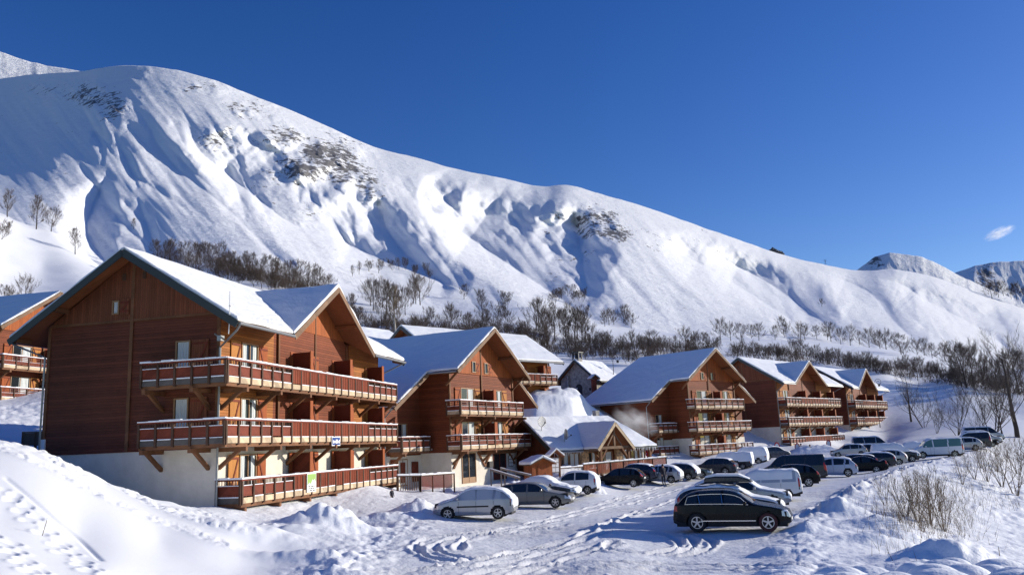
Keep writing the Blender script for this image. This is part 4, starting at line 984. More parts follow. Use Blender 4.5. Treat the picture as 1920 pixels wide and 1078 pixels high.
# ------------------------------------------------------------------ shed and notice board
def shed():
    p = P3(1010, 898, 63.5); t = thing('shed', 'small orange-brown wooden shed with a thick snow roof beside the lodge', 'shed', p, math.radians(28)); t.scale = (.78, .78, .92)
    b = MB(); b.extr([(-1.1, -.8, -.4), (1.1, -.8, -.4), (1.1, -.8, 1.25), (0, -.8, 1.65), (-1.1, -.8, 1.25)], (0, 1.7, 0)); b.build('wall', M['wood_v'], t)
    zr = lambda x, y: 1.72 - .36 * abs(x)
    for sg in (-1, 1): roof_part(t, [(0, -1.1), (sg * 1.45, -1.1), (sg * 1.45, 1.2), (0, 1.2)], zr, .07, .22)
    b = MB(); b.box(-.5, .4, -.84, -.805, -.3, 1.15); d = b.build('door', M['shutter'], t)
    b = MB(); b.box(.25, .31, -.88, -.845, .4, .5); b.build('handle', M['iron'], d)
shed()
def board():
    p = P3(1042, 897, 65.5); t = thing('notice_board', 'narrow notice board under a little snowy gable roof by the shed', 'notice board', p, math.radians(30))
    for x in (-.42, .42): b = MB(); b.box(x - .05, x + .05, -.05, .05, -.4, 1.75); b.build('post', M['beam'], t)
    b = MB(); b.box(-.36, .36, -.03, .03, .45, 1.6); d = b.build('panel', M['greywood'], t)
    for i in range(3):
        for j in range(2): b = MB(); b.box(-.3 + j * .32, -.02 + j * .32, -.045, -.032, .52 + i * .36, .82 + i * .36); b.build('notice', M['paper'], d)
    zr = lambda x, y: 2.2 - .75 * abs(x)
    for sg in (-1, 1): roof_part(t, [(0, -.35), (sg * .7, -.35), (sg * .7, .35), (0, .35)], zr, .05, .16)
board()
# ------------------------------------------------------------------ stone chapel
def chapel():
    yaw = math.radians(36); p = P3(1118, 742, 113); s = .88
    root = thing('chapel', 'small grey stone chapel with an open bell turret on its snow roof', 'chapel', (p[0], p[1], 0), math.radians(90) - yaw); z0 = p[2]
    L, W = 6.4, 5.6; yr = W / 2; zk = z0 + 5.1; zm = lambda x, y: zk - s * abs(y - yr)
    b = MB(); b.box(0, L, 0, W, z0 - 2, zm(0, 0) - .15); b.build('wall', M['stone'], root)
    b = MB(); b.extr([(.02, .02, zm(0, 0) - .16), (.02, W - .02, zm(0, 0) - .16), (.02, yr, zk - .16)], (L - .04, 0, 0)); b.build('gable', M['stone'], root)
    for a, c in ((-.75, yr), (yr, W + .75)): roof_part(root, [(-.7, a), (L + .5, a), (L + .5, c), (-.7, c)], zm, .12, .2, edge='fascia')
    for yy in (-.75, W + .75): rake(root, (-.73, yy, zm(0, yy) - .1), (-.73, yr, zk - .1), h=.24)
    b = MB(); n = 10
    arch = [(-.03, yr - .15 - .5, z0 + .1)] + [(-.03, yr - .15 - .5 * math.cos(math.pi * i / n), z0 + 1.3 + .5 * math.sin(math.pi * i / n)) for i in range(n + 1)] + [(-.03, yr - .15 + .5, z0 + .1)]
    b.extr(arch, (.06, 0, 0)); d = b.build('door', M['iron'], root)
    b = MB(); b.extr([(-.06, yr + .2 + .13 * math.cos(2 * math.pi * i / 8), z0 + 1.2 + .13 * math.sin(2 * math.pi * i / 8)) for i in range(8)], (.03, 0, 0)); b.build('window', M['paper'], d)
    b = MB(); b.box(-.35, -.05, yr + 1.35, yr + 1.55, z0, z0 + 3.0); b.build('buttress', M['stone'], root)
    b = MB(); b.box(-.03, .02, .75, 1.05, z0 + .8, z0 + 1.15); b.build('window', M['iron'], root)
    # bell turret: four little posts under a cap
    x0, y0 = .2, yr; tz = zk - .5
    b = MB(); b.box(x0 - .5, x0 + .5, y0 - .5, y0 + .5, tz, tz + .65); tb = b.build('bell_turret', M['stone'], root)
    for dx in (-.42, .42):
        for dy in (-.42, .42): b = MB(); b.box(x0 + dx - .09, x0 + dx + .09, y0 + dy - .09, y0 + dy + .09, tz + .65, tz + 1.5); b.build('post', M['iron'], tb)
    b = MB(); b.tube([(x0, y0, tz + .75), (x0, y0, tz + .85), (x0, y0, tz + 1.25), (x0, y0, tz + 1.4)], [.3, .28, .2, .06], 10); b.build('bell', M['iron'], tb)
    b = MB(); b.box(x0 - .62, x0 + .62, y0 - .62, y0 + .62, tz + 1.5, tz + 1.62); b.build('cap', M['fascia'], tb)
    # wayside shrine in front of its corner
    t = thing('shrine', 'little red wooden shrine with a snowy gable roof at the chapel corner', 'shrine', P3(1115, 742, 110.5), math.radians(28))
    b = MB(); b.box(-.3, .3, -.2, .2, -.5, 2.2); b.build('case', M['rail'], t)
    for sg in (-1, 1): roof_part(t, [(0, -.5), (sg * .75, -.5), (sg * .75, .5), (0, .5)], lambda x, y: 2.75 - .7 * abs(x), .06, .16)
chapel()
# ------------------------------------------------------------------ street furniture
def crook_lamp(label, px, py, Y, h, flip=1):
    p = P3(px, py, Y); t = thing('street_lamp', label, 'street lamp', p, 0, 'scrolled iron street lamps')
    b = MB(); b.tube([(0, 0, -1.), (0, 0, h * .72)], [.07, .045], 8); b.build('pole', M['iron'], t)
    pts = [(0, 0, h * .72)]; r = .62
    for i in range(26):
        a = math.pi - i * .36; rr = r * (1 - i / 34); pts.append((flip * (r + rr * math.cos(a) * .95), 0, h * .72 + .75 + rr * math.sin(a)))
    b = MB(); b.tube(pts, .035, 6); b.build('scroll', M['iron'], t)
    b = MB(); b.tube([(flip * r * 1.1, 0, h * .72 + .45), (flip * r * 1.1, 0, h * .72 + .25), (flip * r * 1.1, 0, h * .72 + .05)], [.06, .2, .16], 8); b.build('lantern', M['iron'], t)
crook_lamp('scrolled iron lamp rising behind the long shaded roof near the chapel', 1153, 738, 118, 6.0)
crook_lamp('scrolled iron lamp standing past the right end of the chalet row', 1649, 790, 140, 8.0)
for lab, px, py, Y in (('left of three round no-entry signs by the snow heap, near the cream corner', 1460, 868, 104), ('middle of three round no-entry signs, at the left of the snow heap', 1498, 868, 108), ('right of three round no-entry signs, at the right of the snow heap', 1557, 862, 113)):
    p = P3(px, py, Y); t = thing('traffic_sign', lab, 'traffic sign', p, 0, 'round red-ringed traffic signs'); h = (2.0 if px < 1500 else 2.1)
    b = MB(); b.tube([(0, .05, -.5), (0, .05, h)], .035, 6); b.build('pole', M['zinc'], t)
    def disc(r0, r1, y, m, nm, par):
        b = MB(); n = 20
        for i in range(n):
            a0, a1 = 2 * math.pi * i / n, 2 * math.pi * (i + 1) / n
            b.face([(r0 * math.cos(a0) * .6, y, h + r0 * math.sin(a0)), (r1 * math.cos(a0) * .6, y, h + r1 * math.sin(a0)), (r1 * math.cos(a1) * .6, y, h + r1 * math.sin(a1)), (r0 * math.cos(a1) * .6, y, h + r0 * math.sin(a1))][0 if r0 else 1:])
        o = b.build(nm, m, par); sd_ = o.modifiers.new('s', 'SOLIDIFY'); sd_.thickness = .012; return o
    d = disc(0, .56, 0, M['white'], 'sign_face', t); disc(.40, .56, -.014, M['red'], 'ring', d)
# green and white poster, blue plate on the big chalet's rails
def plate(name, label, s, z, w, h, m):
    a = math.radians(90) - .228; r = -1.275 - .10
    X = -14.12 + math.cos(a) * s - math.sin(a) * r; Y = 39.307 + math.sin(a) * s + math.cos(a) * r
    t = thing(name, label, 'sign', (X, Y, z), a)
    b = MB(); b.box(-w / 2, w / 2, -.012, .012, -h / 2, h / 2); return t, b.build('panel', M[m], t)
t, o = plate('advert_board', 'green and white board with mountain drawing hung on the lowest balcony rail', 6.84, 2.45, 1.05, .98, 'paper')
b = MB(); b.face([(-.48, -.018, .45), (-.48, -.018, -.12), (-.25, -.018, .02), (-.1, -.018, -.08), (.1, -.018, .18), (.2, -.018, .08), (.32, -.018, .2), (.48, -.018, .0), (.48, -.018, .45)][::1]); b.build('print', M['green_sign'], t)
for k, (z, w) in enumerate(((-.2, .8), (-.3, .55), (-.41, .75))): 
    b = MB()
    for i in range(9):
        if (i + k) % 4 != 3: b.box(-w / 2 + w * i / 9, -w / 2 + w * (i + .75) / 9, -.02, -.013, z - .025, z + .025)
    b.build('print', M['ink'], t)
t, o = plate('name_plate', 'small blue and white plate fixed low on the middle balcony boarding', 9.86, 4.62, 1.1, .52, 'paper')
b = MB(); b.box(-.5, .5, -.02, -.013, -.21, .21); b.build('field', M['blue_sign'], t)
b = MB()
for x0, x1, z0, z1 in ((-.42, -.3, -.12, .06), (-.26, -.1, -.1, .02), (-.06, .18, -.12, .1), (.22, .3, -.1, .02), (.34, .45, -.12, .08)): b.box(x0, x1, -.026, -.0205, z0, z1)
b.build('print', M['paper'], t)
# plastic chairs on the balconies
def chair(label, s, r, z, rot):
    a = math.radians(90) - .228
    X = -14.12 + math.cos(a) * s - math.sin(a) * r; Y = 39.307 + math.sin(a) * s + math.cos(a) * r
    t = thing('garden_chair', label, 'chair', (X, Y, z), a + rot, 'white plastic balcony chairs')
    b = MB(); b.box(-.24, .24, -.24, .24, .40, .44); b.build('seat', M['plast'], t)
    b = MB()
    for i in range(5): b.beam((-.2 + i * .1, .24, .46), (-.2 + i * .1, .36, .92), .06, .02)
    b.beam((-.24, .36, .92), (.24, .36, .92), .03, .06); b.build('backrest', M['plast'], t)
    for x in (-.25, .25):
        b = MB(); b.beam((x, -.22, .64), (x, .28, .66), .05, .03); b.build('armrest', M['plast'], t)
        for y in (-.22, .22): b = MB(); b.beam((x, y, 0), (x, y, .64 if y < 0 else .44), .04, .04); b.build('leg', M['plast'], t)
chair('white plastic chair tipped on the middle balcony near the rail', 7.5, -.75, 5.15, .6)
chair('white plastic chair on the top balcony left of the first partition', 5.4, -.6, 7.48, 1.2)
chair('white plastic chair on the lowest balcony at its left end', .9, -.7, 1.98, -.8)
# ------------------------------------------------------------------ people (small, far away)
def person(label, px, py, Y, h, top, low, hat, face=0., lean=0.):
    p = P3(px, py, Y); z = gz(p[0], p[1]); 
    z = p[2]
    t = thing('person', label, 'person', (p[0], p[1], z), face)
    k = h / 1.75; V, E, Rd = [], [], []
    def v(x, y, zz, r): V.append((x * k, (y + lean * zz * .1) * k, zz * k)); Rd.append(r * k); return len(V) - 1
    pel = v(0, 0, .95, .15); ch = v(0, .0, 1.28, .17); nk = v(0, 0, 1.48, .06); hd = v(0, -.02, 1.62, .095); tp = v(0, -.01, 1.72, .07)
    E += [(pel, ch), (ch, nk), (nk, hd), (hd, tp)]
    for sx in (-1, 1):
        sh = v(sx * .2, 0, 1.42, .075); el = v(sx * .27, .03, 1.14, .055); wr = v(sx * .25, -.08, .92, .04); pm = v(sx * .25, -.11, .84, .038); E += [(ch, sh), (sh, el), (el, wr), (wr, pm)]
        for i in range(4): a = v(sx * (.25 + (i - 1.5) * .022), -.13, .80, .010); b = v(sx * (.25 + (i - 1.5) * .022), -.135, .76 - .006 * (1 - abs(i - 1.5)), .009); E += [(pm, a), (a, b)]
        a = v(sx * .22, -.15, .82, .011); b = v(sx * .21, -.17, .79, .010); E += [(pm, a), (a, b)]
        hp = v(sx * .10, 0, .86, .11); kn = v(sx * .12, -.03 * sx, .48, .08); an = v(sx * .13, .03 * sx, .09, .055); ft = v(sx * .14, -.13 + .03 * sx, .04, .05); E += [(pel, hp), (hp, kn), (kn, an), (an, ft)]
    me = bpy.data.meshes.new('body'); me.from_pydata(V, E, []); o = bpy.data.objects.new('body', me); COL.objects.link(o)
    md = o.modifiers.new('s', 'SKIN'); 
    for i, d in enumerate(me.skin_vertices[0].data): d.radius = (Rd[i], Rd[i]); d.use_root = i == 0
    o.modifiers.new('u', 'SUBSURF').levels = 1
    bpy.context.view_layer.update()
    m2 = bpy.data.meshes.new_from_object(o.evaluated_get(bpy.context.evaluated_depsgraph_get())); bpy.data.objects.remove(o)
    for m in (M[low], M[top], M['skin']): m2.materials.append(m)
    for q in m2.polygons:
        c = q.center; q.material_index = 2 if (c.z > 1.49 * k or (c.z < .87 * k and abs(c.x) > .17 * k and c.y < -.05 * k and c.z > .7 * k)) else (1 if c.z > .86 * k else 0); q.use_smooth = True
    o = bpy.data.objects.new('body', m2); COL.objects.link(o); o.parent = t
    b = MB(); b.tube([(0, (.0 + lean * .16) * k, 1.62 * k), (0, (lean * .165) * k, 1.70 * k), (0, (lean * .17) * k, 1.79 * k)], [.115 * k, .115 * k, .05 * k], 10); b.build('hat', M[hat], t, True)
person('small child in dark clothes and a grey hat by the lowest balcony corner', 735, 943, 50, .85, 'cloth_dark', 'cloth_dark', 'cloth_grey', .8)
person('person in a dark red coat standing at the right end of the lodge', 1217, 872, 82, 1.75, 'cloth_red', 'cloth_dark', 'hair', .4)
person('person in dark clothes standing by the snow heap below the signs', 1504, 858, 108, 1.75, 'cloth_dark', 'cloth_dark', 'hair', .2)
person('person in a teal jacket standing by the snow heap below the signs', 1521, 860, 107, 1.75, 'cloth_teal', 'cloth_dark', 'cloth_dark', -.3)
person('person in black standing behind the silver hatchback in the car row', 1245, 908, 69.5, 1.6, 'cloth_dark', 'cloth_dark', 'hair', .5)
# ------------------------------------------------------------------ cars
CAR = {  # length, width, height, outline (fraction from the nose, z), belt, windscreen (base, top), rear glass (top, base), wheel fractions, wheel radius
 'hatch': (4.0, 1.72, 1.47, [(0, .50), (.015, .64), (.06, .74), (.2, .92), (.245, .98), (.42, 1.40), (.52, 1.47), (.70, 1.45), (.84, 1.36), (.885, 1.28), (.965, .96), (.99, .80), (1, .55)], .93, (.245, .42), (.872, .958), (.19, .81), .31),
 'estate': (4.66, 1.80, 1.44, [(0, .48), (.015, .62), (.06, .72), (.22, .90), (.28, .95), (.43, 1.37), (.53, 1.44), (.72, 1.42), (.88, 1.33), (.915, 1.26), (.975, .97), (.99, .8), (1, .55)], .92, (.28, .43), (.90, .968), (.19, .79), .32),
 'sedan': (4.6, 1.78, 1.45, [(0, .48), (.015, .62), (.06, .72), (.22, .90), (.28, .95), (.43, 1.38), (.52, 1.45), (.65, 1.42), (.72, 1.33), (.86, 1.03), (.97, 1.0), (.985, .85), (1, .55)], .93, (.28, .43), (.72, .855), (.19, .79), .32),
 'suv': (4.8, 1.93, 1.70, [(0, .62), (.012, .76), (.05, .88), (.13, 1.00), (.24, 1.09), (.285, 1.14), (.44, 1.60), (.53, 1.69), (.68, 1.695), (.80, 1.64), (.865, 1.55), (.945, 1.2), (.985, 1.02), (1, .62)], 1.08, (.285, .44), (.868, .942), (.185, .785), .385),
 'van': (4.85, 1.9, 1.95, [(0, .55), (.012, .80), (.05, .95), (.12, 1.12), (.16, 1.22), (.28, 1.76), (.36, 1.92), (.6, 1.95), (.955, 1.93), (.972, 1.86), (.99, 1.1), (1, .6)], 1.12, (.16, .29), (.972, .985), (.17, .80), .34),
 'minivan': (4.4, 1.8, 1.8, [(0, .52), (.012, .72), (.05, .86), (.18, 1.04), (.22, 1.1), (.37, 1.64), (.47, 1.79), (.7, 1.8), (.93, 1.77), (.955, 1.68), (.99, 1.0), (1, .58)], 1.05, (.22, .38), (.955, .985), (.18, .80), .32),
 'mini': (3.45, 1.62, 1.5, [(0, .50), (.015, .66), (.06, .78), (.18, .94), (.22, 1.0), (.42, 1.42), (.53, 1.5), (.75, 1.48), (.89, 1.38), (.93, 1.28), (.98, .95), (.992, .75), (1, .52)], .95, (.22, .42), (.905, .975), (.19, .82), .28)}
PAINT = {'silver': paint('silver_paint', (.42, .42, .42), .28, .5), 'black': paint('black_paint', (.004, .004, .005), .22, 0, .008, .22), 'white': paint('white_car_paint', (.72, .73, .74), .3, 0, .15),
         'grey': paint('grey_paint', (.17, .165, .15), .28, .4), 'anthracite': paint('anthracite_paint', (.035, .038, .045), .22, .2, .15), 'navy': paint('navy_paint', (.015, .02, .05), .22, .1, .15), 'green': paint('grey_green_paint', (.10, .13, .12), .25, .3), 'blue': paint('pale_blue_paint', (.45, .50, .60), .3, .2, .15)}
M['tail'] = mat('tail_lamp', (.5, .015, .02), .2); M['lamp'] = mat('clear_lamp', (.65, .66, .68), .08, .3); M['carglass'] = mat('car_glass', (.012, .015, .017), .03, spec=.8); M['frost'] = mat('frosted_glass', (.35, .40, .48), .6)
M['under'] = mat('black_plastic', (.015, .015, .016), .7); M['plate'] = mat('number_plate', (.75, .75, .72), .5)
def car(name, label, kind, colour, px, py, Y, head, snow='', res=1, pos=None, z=None, rack=None, grp='cars in the snowy car park', L=None, rims='alloy', redwheel=False, extras=(), green=False):
    Lc, W, H, top, belt, ws, rg, wf, wr = CAR[kind]
    p = at(px, py, Y); hd = math.radians(head)
    zz = base_z(p[0], p[1]) if z is None else z
    root = thing(name, label, 'van' if kind == 'van' else 'car', (p[0], p[1], float(zz) + .03), hd, grp)
    nf = int(84 * res); nv = max(2, int(4 * res))
    T = np.array(top); f = np.unique(np.r_[np.linspace(0, 1, nf), T[:, 0], .005, .01, .99, .995])
    zt = cspline(top, f); zt = np.minimum(zt, H)
    wpl = (W / 2) * (1 - .26 * np.clip((np.abs(2 * f - 1) - .7) / .3, 0, 1) ** 2.4)
    sill = .24 + .12 * np.clip((np.abs(2 * f - 1) - .82) / .18, 0, 1)
    zb = np.minimum(belt + .05 * (f - .3), zt - .035)
    yr = np.maximum(wpl * .97 - .36 * np.maximum(zt - zb - .05, 0) * (.75 if kind in ('van', 'minivan') else 1), wpl * .55)
    rows = []
    for i in range(len(f)):
        w = wpl[i]; s_ = sill[i]; b_ = zb[i]; m1 = min(s_ + .14, b_ - .04); m2 = s_ + (b_ - s_) * .6
        c = [(.92 * w, s_), (.985 * w, m1), (w, m2), (.975 * w, b_), (yr[i], max(b_ + .008, zt[i] - .055)), (yr[i] * .82, zt[i] - .014), (yr[i] * .45, zt[i] - .003), (0, zt[i])]
        pts = []
        for a, b in zip(c[:-1], c[1:]):
            for k in range(nv): t = k / nv; pts.append((a[0] + (b[0] - a[0]) * t, a[1] + (b[1] - a[1]) * t))
        pts.append(c[-1]); rows.append(pts)
    n1 = len(rows[0]); half = np.array(rows)
    P = np.zeros((len(f), 2 * n1 - 1, 3)); P[:, :n1, 1] = half[..., 0]; P[:, :n1, 2] = half[..., 1]
    P[:, n1:, 1] = -half[:, -2::-1, 0]; P[:, n1:, 2] = half[:, -2::-1, 1]; P[..., 0] = (Lc / 2 - f * Lc)[:, None]
    # slope the flat ends a little so that nose and tail are not vertical sheets
    NVt = 2 * n1 - 1
    sets = {}
    def put(nm, idx): sets.setdefault(nm, []).append(idx)
    pil = {'hatch': [(.545, .012), (.76, .016)], 'estate': [(.545, .011), (.735, .012)], 'sedan': [(.545, .011), (.72, .02)], 'suv': [(.555, .010), (.755, .012)], 'van': [(.40, .012), (.68, .012)], 'minivan': [(.5, .012), (.74, .012)], 'mini': [(.58, .014), (.95, .01)]}[kind]
    fend = {'hatch': .845, 'estate': .90, 'sedan': .765, 'suv': .868, 'van': .95, 'minivan': .93, 'mini': .86}[kind]
    for i in range(len(f) - 1):
        fm = (f[i] + f[i + 1]) / 2; zti = (zt[i] + zt[i + 1]) / 2; zbi = (zb[i] + zb[i + 1]) / 2; yri = (yr[i] + yr[i + 1]) / 2
        for j in range(NVt - 1):
            c = (P[i, j] + P[i + 1, j] + P[i + 1, j + 1] + P[i, j + 1]) / 4; ay = abs(c[1]); q = (i, j); x, z_ = c[0], c[2]
            jj = j if j < n1 - 1 else NVt - 2 - j          # index on the half section
            seg = jj // nv
            if ay > .5 * W / 2 and seg < 3 and any((fm * Lc - a * Lc) ** 2 + (z_ - wr) ** 2 < (wr * 1.17) ** 2 for a in wf): continue
            if seg == 3 and zti - zbi > .22 and fm < fend and fm > ws[0] + .03 and z_ > zbi + .02 and z_ < zti - .08 and all(abs(fm - pp - (z_ - zbi) * (.03 if pp > .6 else 0)) > w_ for pp, w_ in pil): put('side_window', q); continue
            if seg >= 5 and ws[0] + .012 < fm < ws[1] - .008: put('windscreen', q); continue
            if seg >= 5 and rg[0] < fm < rg[1]: put('rear_window', q); continue
            if kind in ('van', 'minivan') and fm > .972 and 1.15 < z_ < H - .25: put('rear_window', q); continue
            if fm < .07 and .6 * (W / 2) < ay + .12 and .50 < z_ / (H / 1.47) < .74 and seg in (2, 3, 4, 5) and ay > .38 * W / 2: put('headlight', q); continue
            if fm > .955 and ay > .66 * W / 2 and (.78 if kind != 'suv' else .86) < z_ < (1.05 if kind not in ('van', 'minivan') else 1.3): put('tail_light', q); continue
            if seg == 0 and kind in ('van', 'suv', 'mini', 'minivan'): put('lower_trim', q); continue
            put('body', q)
    mats = {'body': PAINT[colour], 'side_window': M['frost'] if 'side' in snow else M['carglass'], 'windscreen': M['carglass'], 'rear_window': M['carglass'], 'headlight': M['lamp'], 'tail_light': M['tail'], 'lower_trim': M['under']}
    if green: mats['side_window'] = GREENGLASS
    body = None
    for nm in ['body'] + [k for k in sets if k != 'body']:
        b = MB(); mp = {}
        def vid(i, j):
            if (i, j) not in mp: mp[(i, j)] = len(b.v); b.v.append(tuple(P[i, j]))
            return mp[(i, j)]
        for i, j in sets[nm]: b.f.append((vid(i, j), vid(i, j + 1), vid(i + 1, j + 1), vid(i + 1, j))); b.m.append(0)
        if nm == 'body':
            b.face([P[0, j] for j in range(NVt)]); b.face([P[-1, j] for j in range(NVt)][::-1])
        o = b.build(nm, mats[nm], root if nm == 'body' else (body if nm not in ('headlight', 'tail_light') else root), True)
        if nm == 'body': body = o
    b = MB(); b.box(-Lc * .47, Lc * .47, -W * .36, W * .36, .2, .62); b.box(-Lc * .47, Lc * .47, -W * .44, W * .44, .62, min(.8, belt - .1)); b.build('underbody', M['under'], root)
    # wheels
    sp = 22 if res >= 1 else 12
    for a in wf:
        for sy in (-1, 1):
            x = Lc / 2 - a * Lc; y = sy * (W / 2 - .02); b = MB(); prof = [(.62, -.17), (.9, -.19), (1, -.15), (1, -.05), (.95, -.005), (.66, .0), (.64, -.03)]
            for k in range(sp):
                t0, t1 = 2 * math.pi * k / sp, 2 * math.pi * (k + 1) / sp
                for (r0, o0), (r1, o1) in zip(prof[:-1], prof[1:]):
                    b.face([(x + wr * r * math.cos(t), y + sy * o, wr + wr * r * math.sin(t)) for r, o, t in ((r0, o0, t0), (r1, o1, t0), (r1, o1, t1), (r0, o0, t1))])
            wh = b.build('wheel', M['red_tyre'] if redwheel and a < .5 else M['black'], root, True)
            b = MB(); rr = wr * .66
            b.tube([(x, y - sy * .11, wr), (x, y - sy * .10, wr)], rr, 16); b.build('hub', M['under'], wh)
            b = MB(); yo = y - sy * .035
            if rims == 'alloy':
                for k in range(20):
                    t0, t1 = 2 * math.pi * k / 20, 2 * math.pi * (k + 1) / 20
                    b.face([(x + r * math.cos(t), yo, wr + r * math.sin(t)) for r, t in ((rr * .86, t0), (rr, t0), (rr, t1), (rr * .86, t1))])
                for k in range(5):
                    t = 2 * math.pi * k / 5 + .3; b.beam((x + rr * .1 * math.cos(t), yo, wr + rr * .1 * math.sin(t)), (x + rr * .9 * math.cos(t), yo + sy * .01, wr + rr * .9 * math.sin(t)), .03, wr * .16)
                b.tube([(x, yo - .01, wr), (x, yo + .02, wr)], rr * .2, 8)
            else:
                for k in range(16):
                    t0, t1 = 2 * math.pi * k / 16, 2 * math.pi * (k + .62) / 16
                    b.face([(x + r * math.cos(t), yo, wr + r * math.sin(t)) for r, t in ((rr * .35, t0), (rr * .95, t0), (rr * .95, t1), (rr * .35, t1))])
                b.tube([(x, yo - .01, wr), (x, yo + .015, wr)], rr * .36, 10)
            b.build('rim', M['rim'], wh)
    if res >= .8:
        for sy in (-1, 1):
            k = int(np.argmin(np.abs(f - (ws[0] + .075)))); b = MB(); b.box(P[k, 0, 0] - .08, P[k, 0, 0] + .05, sy * (wpl[k] + .0) if sy > 0 else -wpl[k] - .17, wpl[k] + .17 if sy > 0 else -wpl[k], belt + .02, belt + .15); b.build('mirror', PAINT[colour], root, bevel=.03)
            b = MB()
            for fh in (pil[0][0] - .04, pil[1][0] - .05): b.box(Lc / 2 - fh * Lc - .09, Lc / 2 - fh * Lc + .09, sy * W / 2 * .985 - .015, sy * W / 2 * .985 + .02, belt - .10, belt - .065)
            b.build('door_handle', PAINT[colour], root)
        for xx, fz in ((Lc / 2 - .02, .42), (-Lc / 2 - .015, .62)): b = MB(); b.box(xx, xx + .03, -.26, .26, fz, fz + .11); b.build('number_plate', M['plate'], root)
        for sy in (-1, 1):       # door joints
            b = MB()
            for fh in (.33, pil[0][0], pil[1][0] if kind != 'mini' else .8):
                for z0 in (.34,): b.box(Lc / 2 - fh * Lc - .006, Lc / 2 - fh * Lc + .006, sy * W / 2 * .995 - .012, sy * W / 2 * .995 + .004, z0, belt - .05)
            b.build('door_seam', M['under'], root)
    if 'chrome' in extras:
        for sy in (-1, 1):
            b = MB()
            b.box(-Lc * .235, Lc * .215, sy * W / 2 * 1.0 - .01, sy * W / 2 * 1.0 + .012, .44, .475)
            b.build('side_strip', M['chrome'], root)
            b = MB()
            def edge(fx, top_): 
                i = int(np.argmin(np.abs(f - fx))); a = half[i][3 * nv]; c = half[i][4 * nv]; t = 0.08 if not top_ else .80; return (P[i, 0, 0], sy * (a[0] + (c[0] - a[0]) * t + .012), a[1] + (c[1] - a[1]) * t)
            up = [edge(x, 1) for x in np.linspace(.40, .86, 12)]; lo = [edge(x, 0) for x in np.linspace(.34, .88, 12)]
            b.tube(lo, .014, 5); b.tube([lo[0]] + up + [lo[-1]], .014, 5)
            for fp in (pil[0][0], pil[1][0]): b.beam(edge(fp, 0), edge(fp + .012, 1), .03, .09)
            b.build('window_trim', M['chrome'], root)
    if 'strip' in extras:
        for sy in (-1, 1): b = MB(); b.box(-Lc * .20, Lc * .19, sy * W / 2 - .01, sy * W / 2 + .02, .60, .67); b.build('side_strip', M['under'], root)
    # snow lying on the car
    if snow:
        rnd = np.random.RandomState(int(px * 7 + py)); b = MB(); mp = {}
        hgt = {'thin': .035, 'roof': .09, 'full': .085, 'deep': .17}[snow.split()[0]]
        def cover(i, j):
            c = P[i, j]; jj = j if j < n1 else NVt - 1 - j; fm = f[i]
            onroof = ws[1] - .02 < fm < rg[0] + .03 and jj >= 4 * nv
            if snow.startswith('roof') or snow.startswith('thin'): return onroof
            if snow.startswith('deep') and c[2] > .62 * belt and fm > .0: return True if jj >= 3 * nv or fm > .96 or fm < .03 else c[2] > .9
            return jj >= 4 * nv or (fm > .965 and c[2] > .62) or ('deep side' in snow and jj >= 3 * nv + 1 and ws[0] < fm < .9)
        ins = {}
        for i in range(len(f) - 1):
            for j in range(NVt - 1):
                if all(cover(a, c) for a, c in ((i, j), (i + 1, j), (i + 1, j + 1), (i, j + 1))): ins[(i, j)] = 1
        cnt = {}
        for i, j in ins:
            for q in ((i, j), (i + 1, j), (i + 1, j + 1), (i, j + 1)): cnt[q] = cnt.get(q, 0) + 1
        ns = fbm(P[..., 0] * 1.0 + px, P[..., 1] + P[..., 2] * 1.7 + py, .5, 3, 5)
        def vid2(q):
            if q not in mp:
                i, j = q; c = P[i, j]; jj = j if j < n1 else NVt - 1 - j
                k = hgt * (.75 + .8 * ns[i, j]) if cnt[q] == 4 else .012
                sidef = jj < 4 * nv
                d = Vector((( -.9 if f[i] > .93 else (.5 if f[i] < ws[1] else 0)), math.copysign(.85, c[1]) if sidef else c[1] * .4, .25 if sidef else 1.)).normalized()
                if sidef: k *= .45
                mp[q] = len(b.v); b.v.append(tuple(Vector(c) + d * k))
            return mp[q]
        for i, j in ins: b.f.append((vid2((i, j)), vid2((i, j + 1)), vid2((i + 1, j + 1)), vid2((i + 1, j)))); b.m.append(0)
        if b.f: b.build('snow_cover', M['snow_s'], root, True)
    if rack == 'box':
        b = MB(); n = 14
        prof = [(-1.05, .10), (-.98, .32), (-.5, .38), (.5, .36), (.95, .22), (1.08, .08)]
        b.extr([(x, -.42, H + z_ + .05) for x, z_ in prof], (0, .84, 0)); r = b.build('roof_box', PAINT['anthracite'], root, bevel=.06)
        b = MB(); b.extr([(x, -.4, H + z_ + .062) for x, z_ in [(-.98, .30), (-.5, .37), (.5, .35), (.95, .21), (.95, .23), (.5, .44), (-.5, .47), (-.95, .38)]], (0, .8, 0)); b.build('snow_cover', M['snow_s'], r, bevel=.03)
    if rack in ('box', 'rails'):
        for sy in (-1, 1):
            b = MB(); b.beam((-Lc * .3, sy * .56, H + .035), (Lc * .08, sy * .56, H + .035), .035, .035); b.build('roof_rail', M['under'], root)
    return root
M['red_tyre'] = mat('red_edged_tyre', (.05, .008, .009), .7)
GREENGLASS = mat('greenish_glass', (.10, .20, .18), .08, spec=.7)  # greenish glass for the minibus side windows
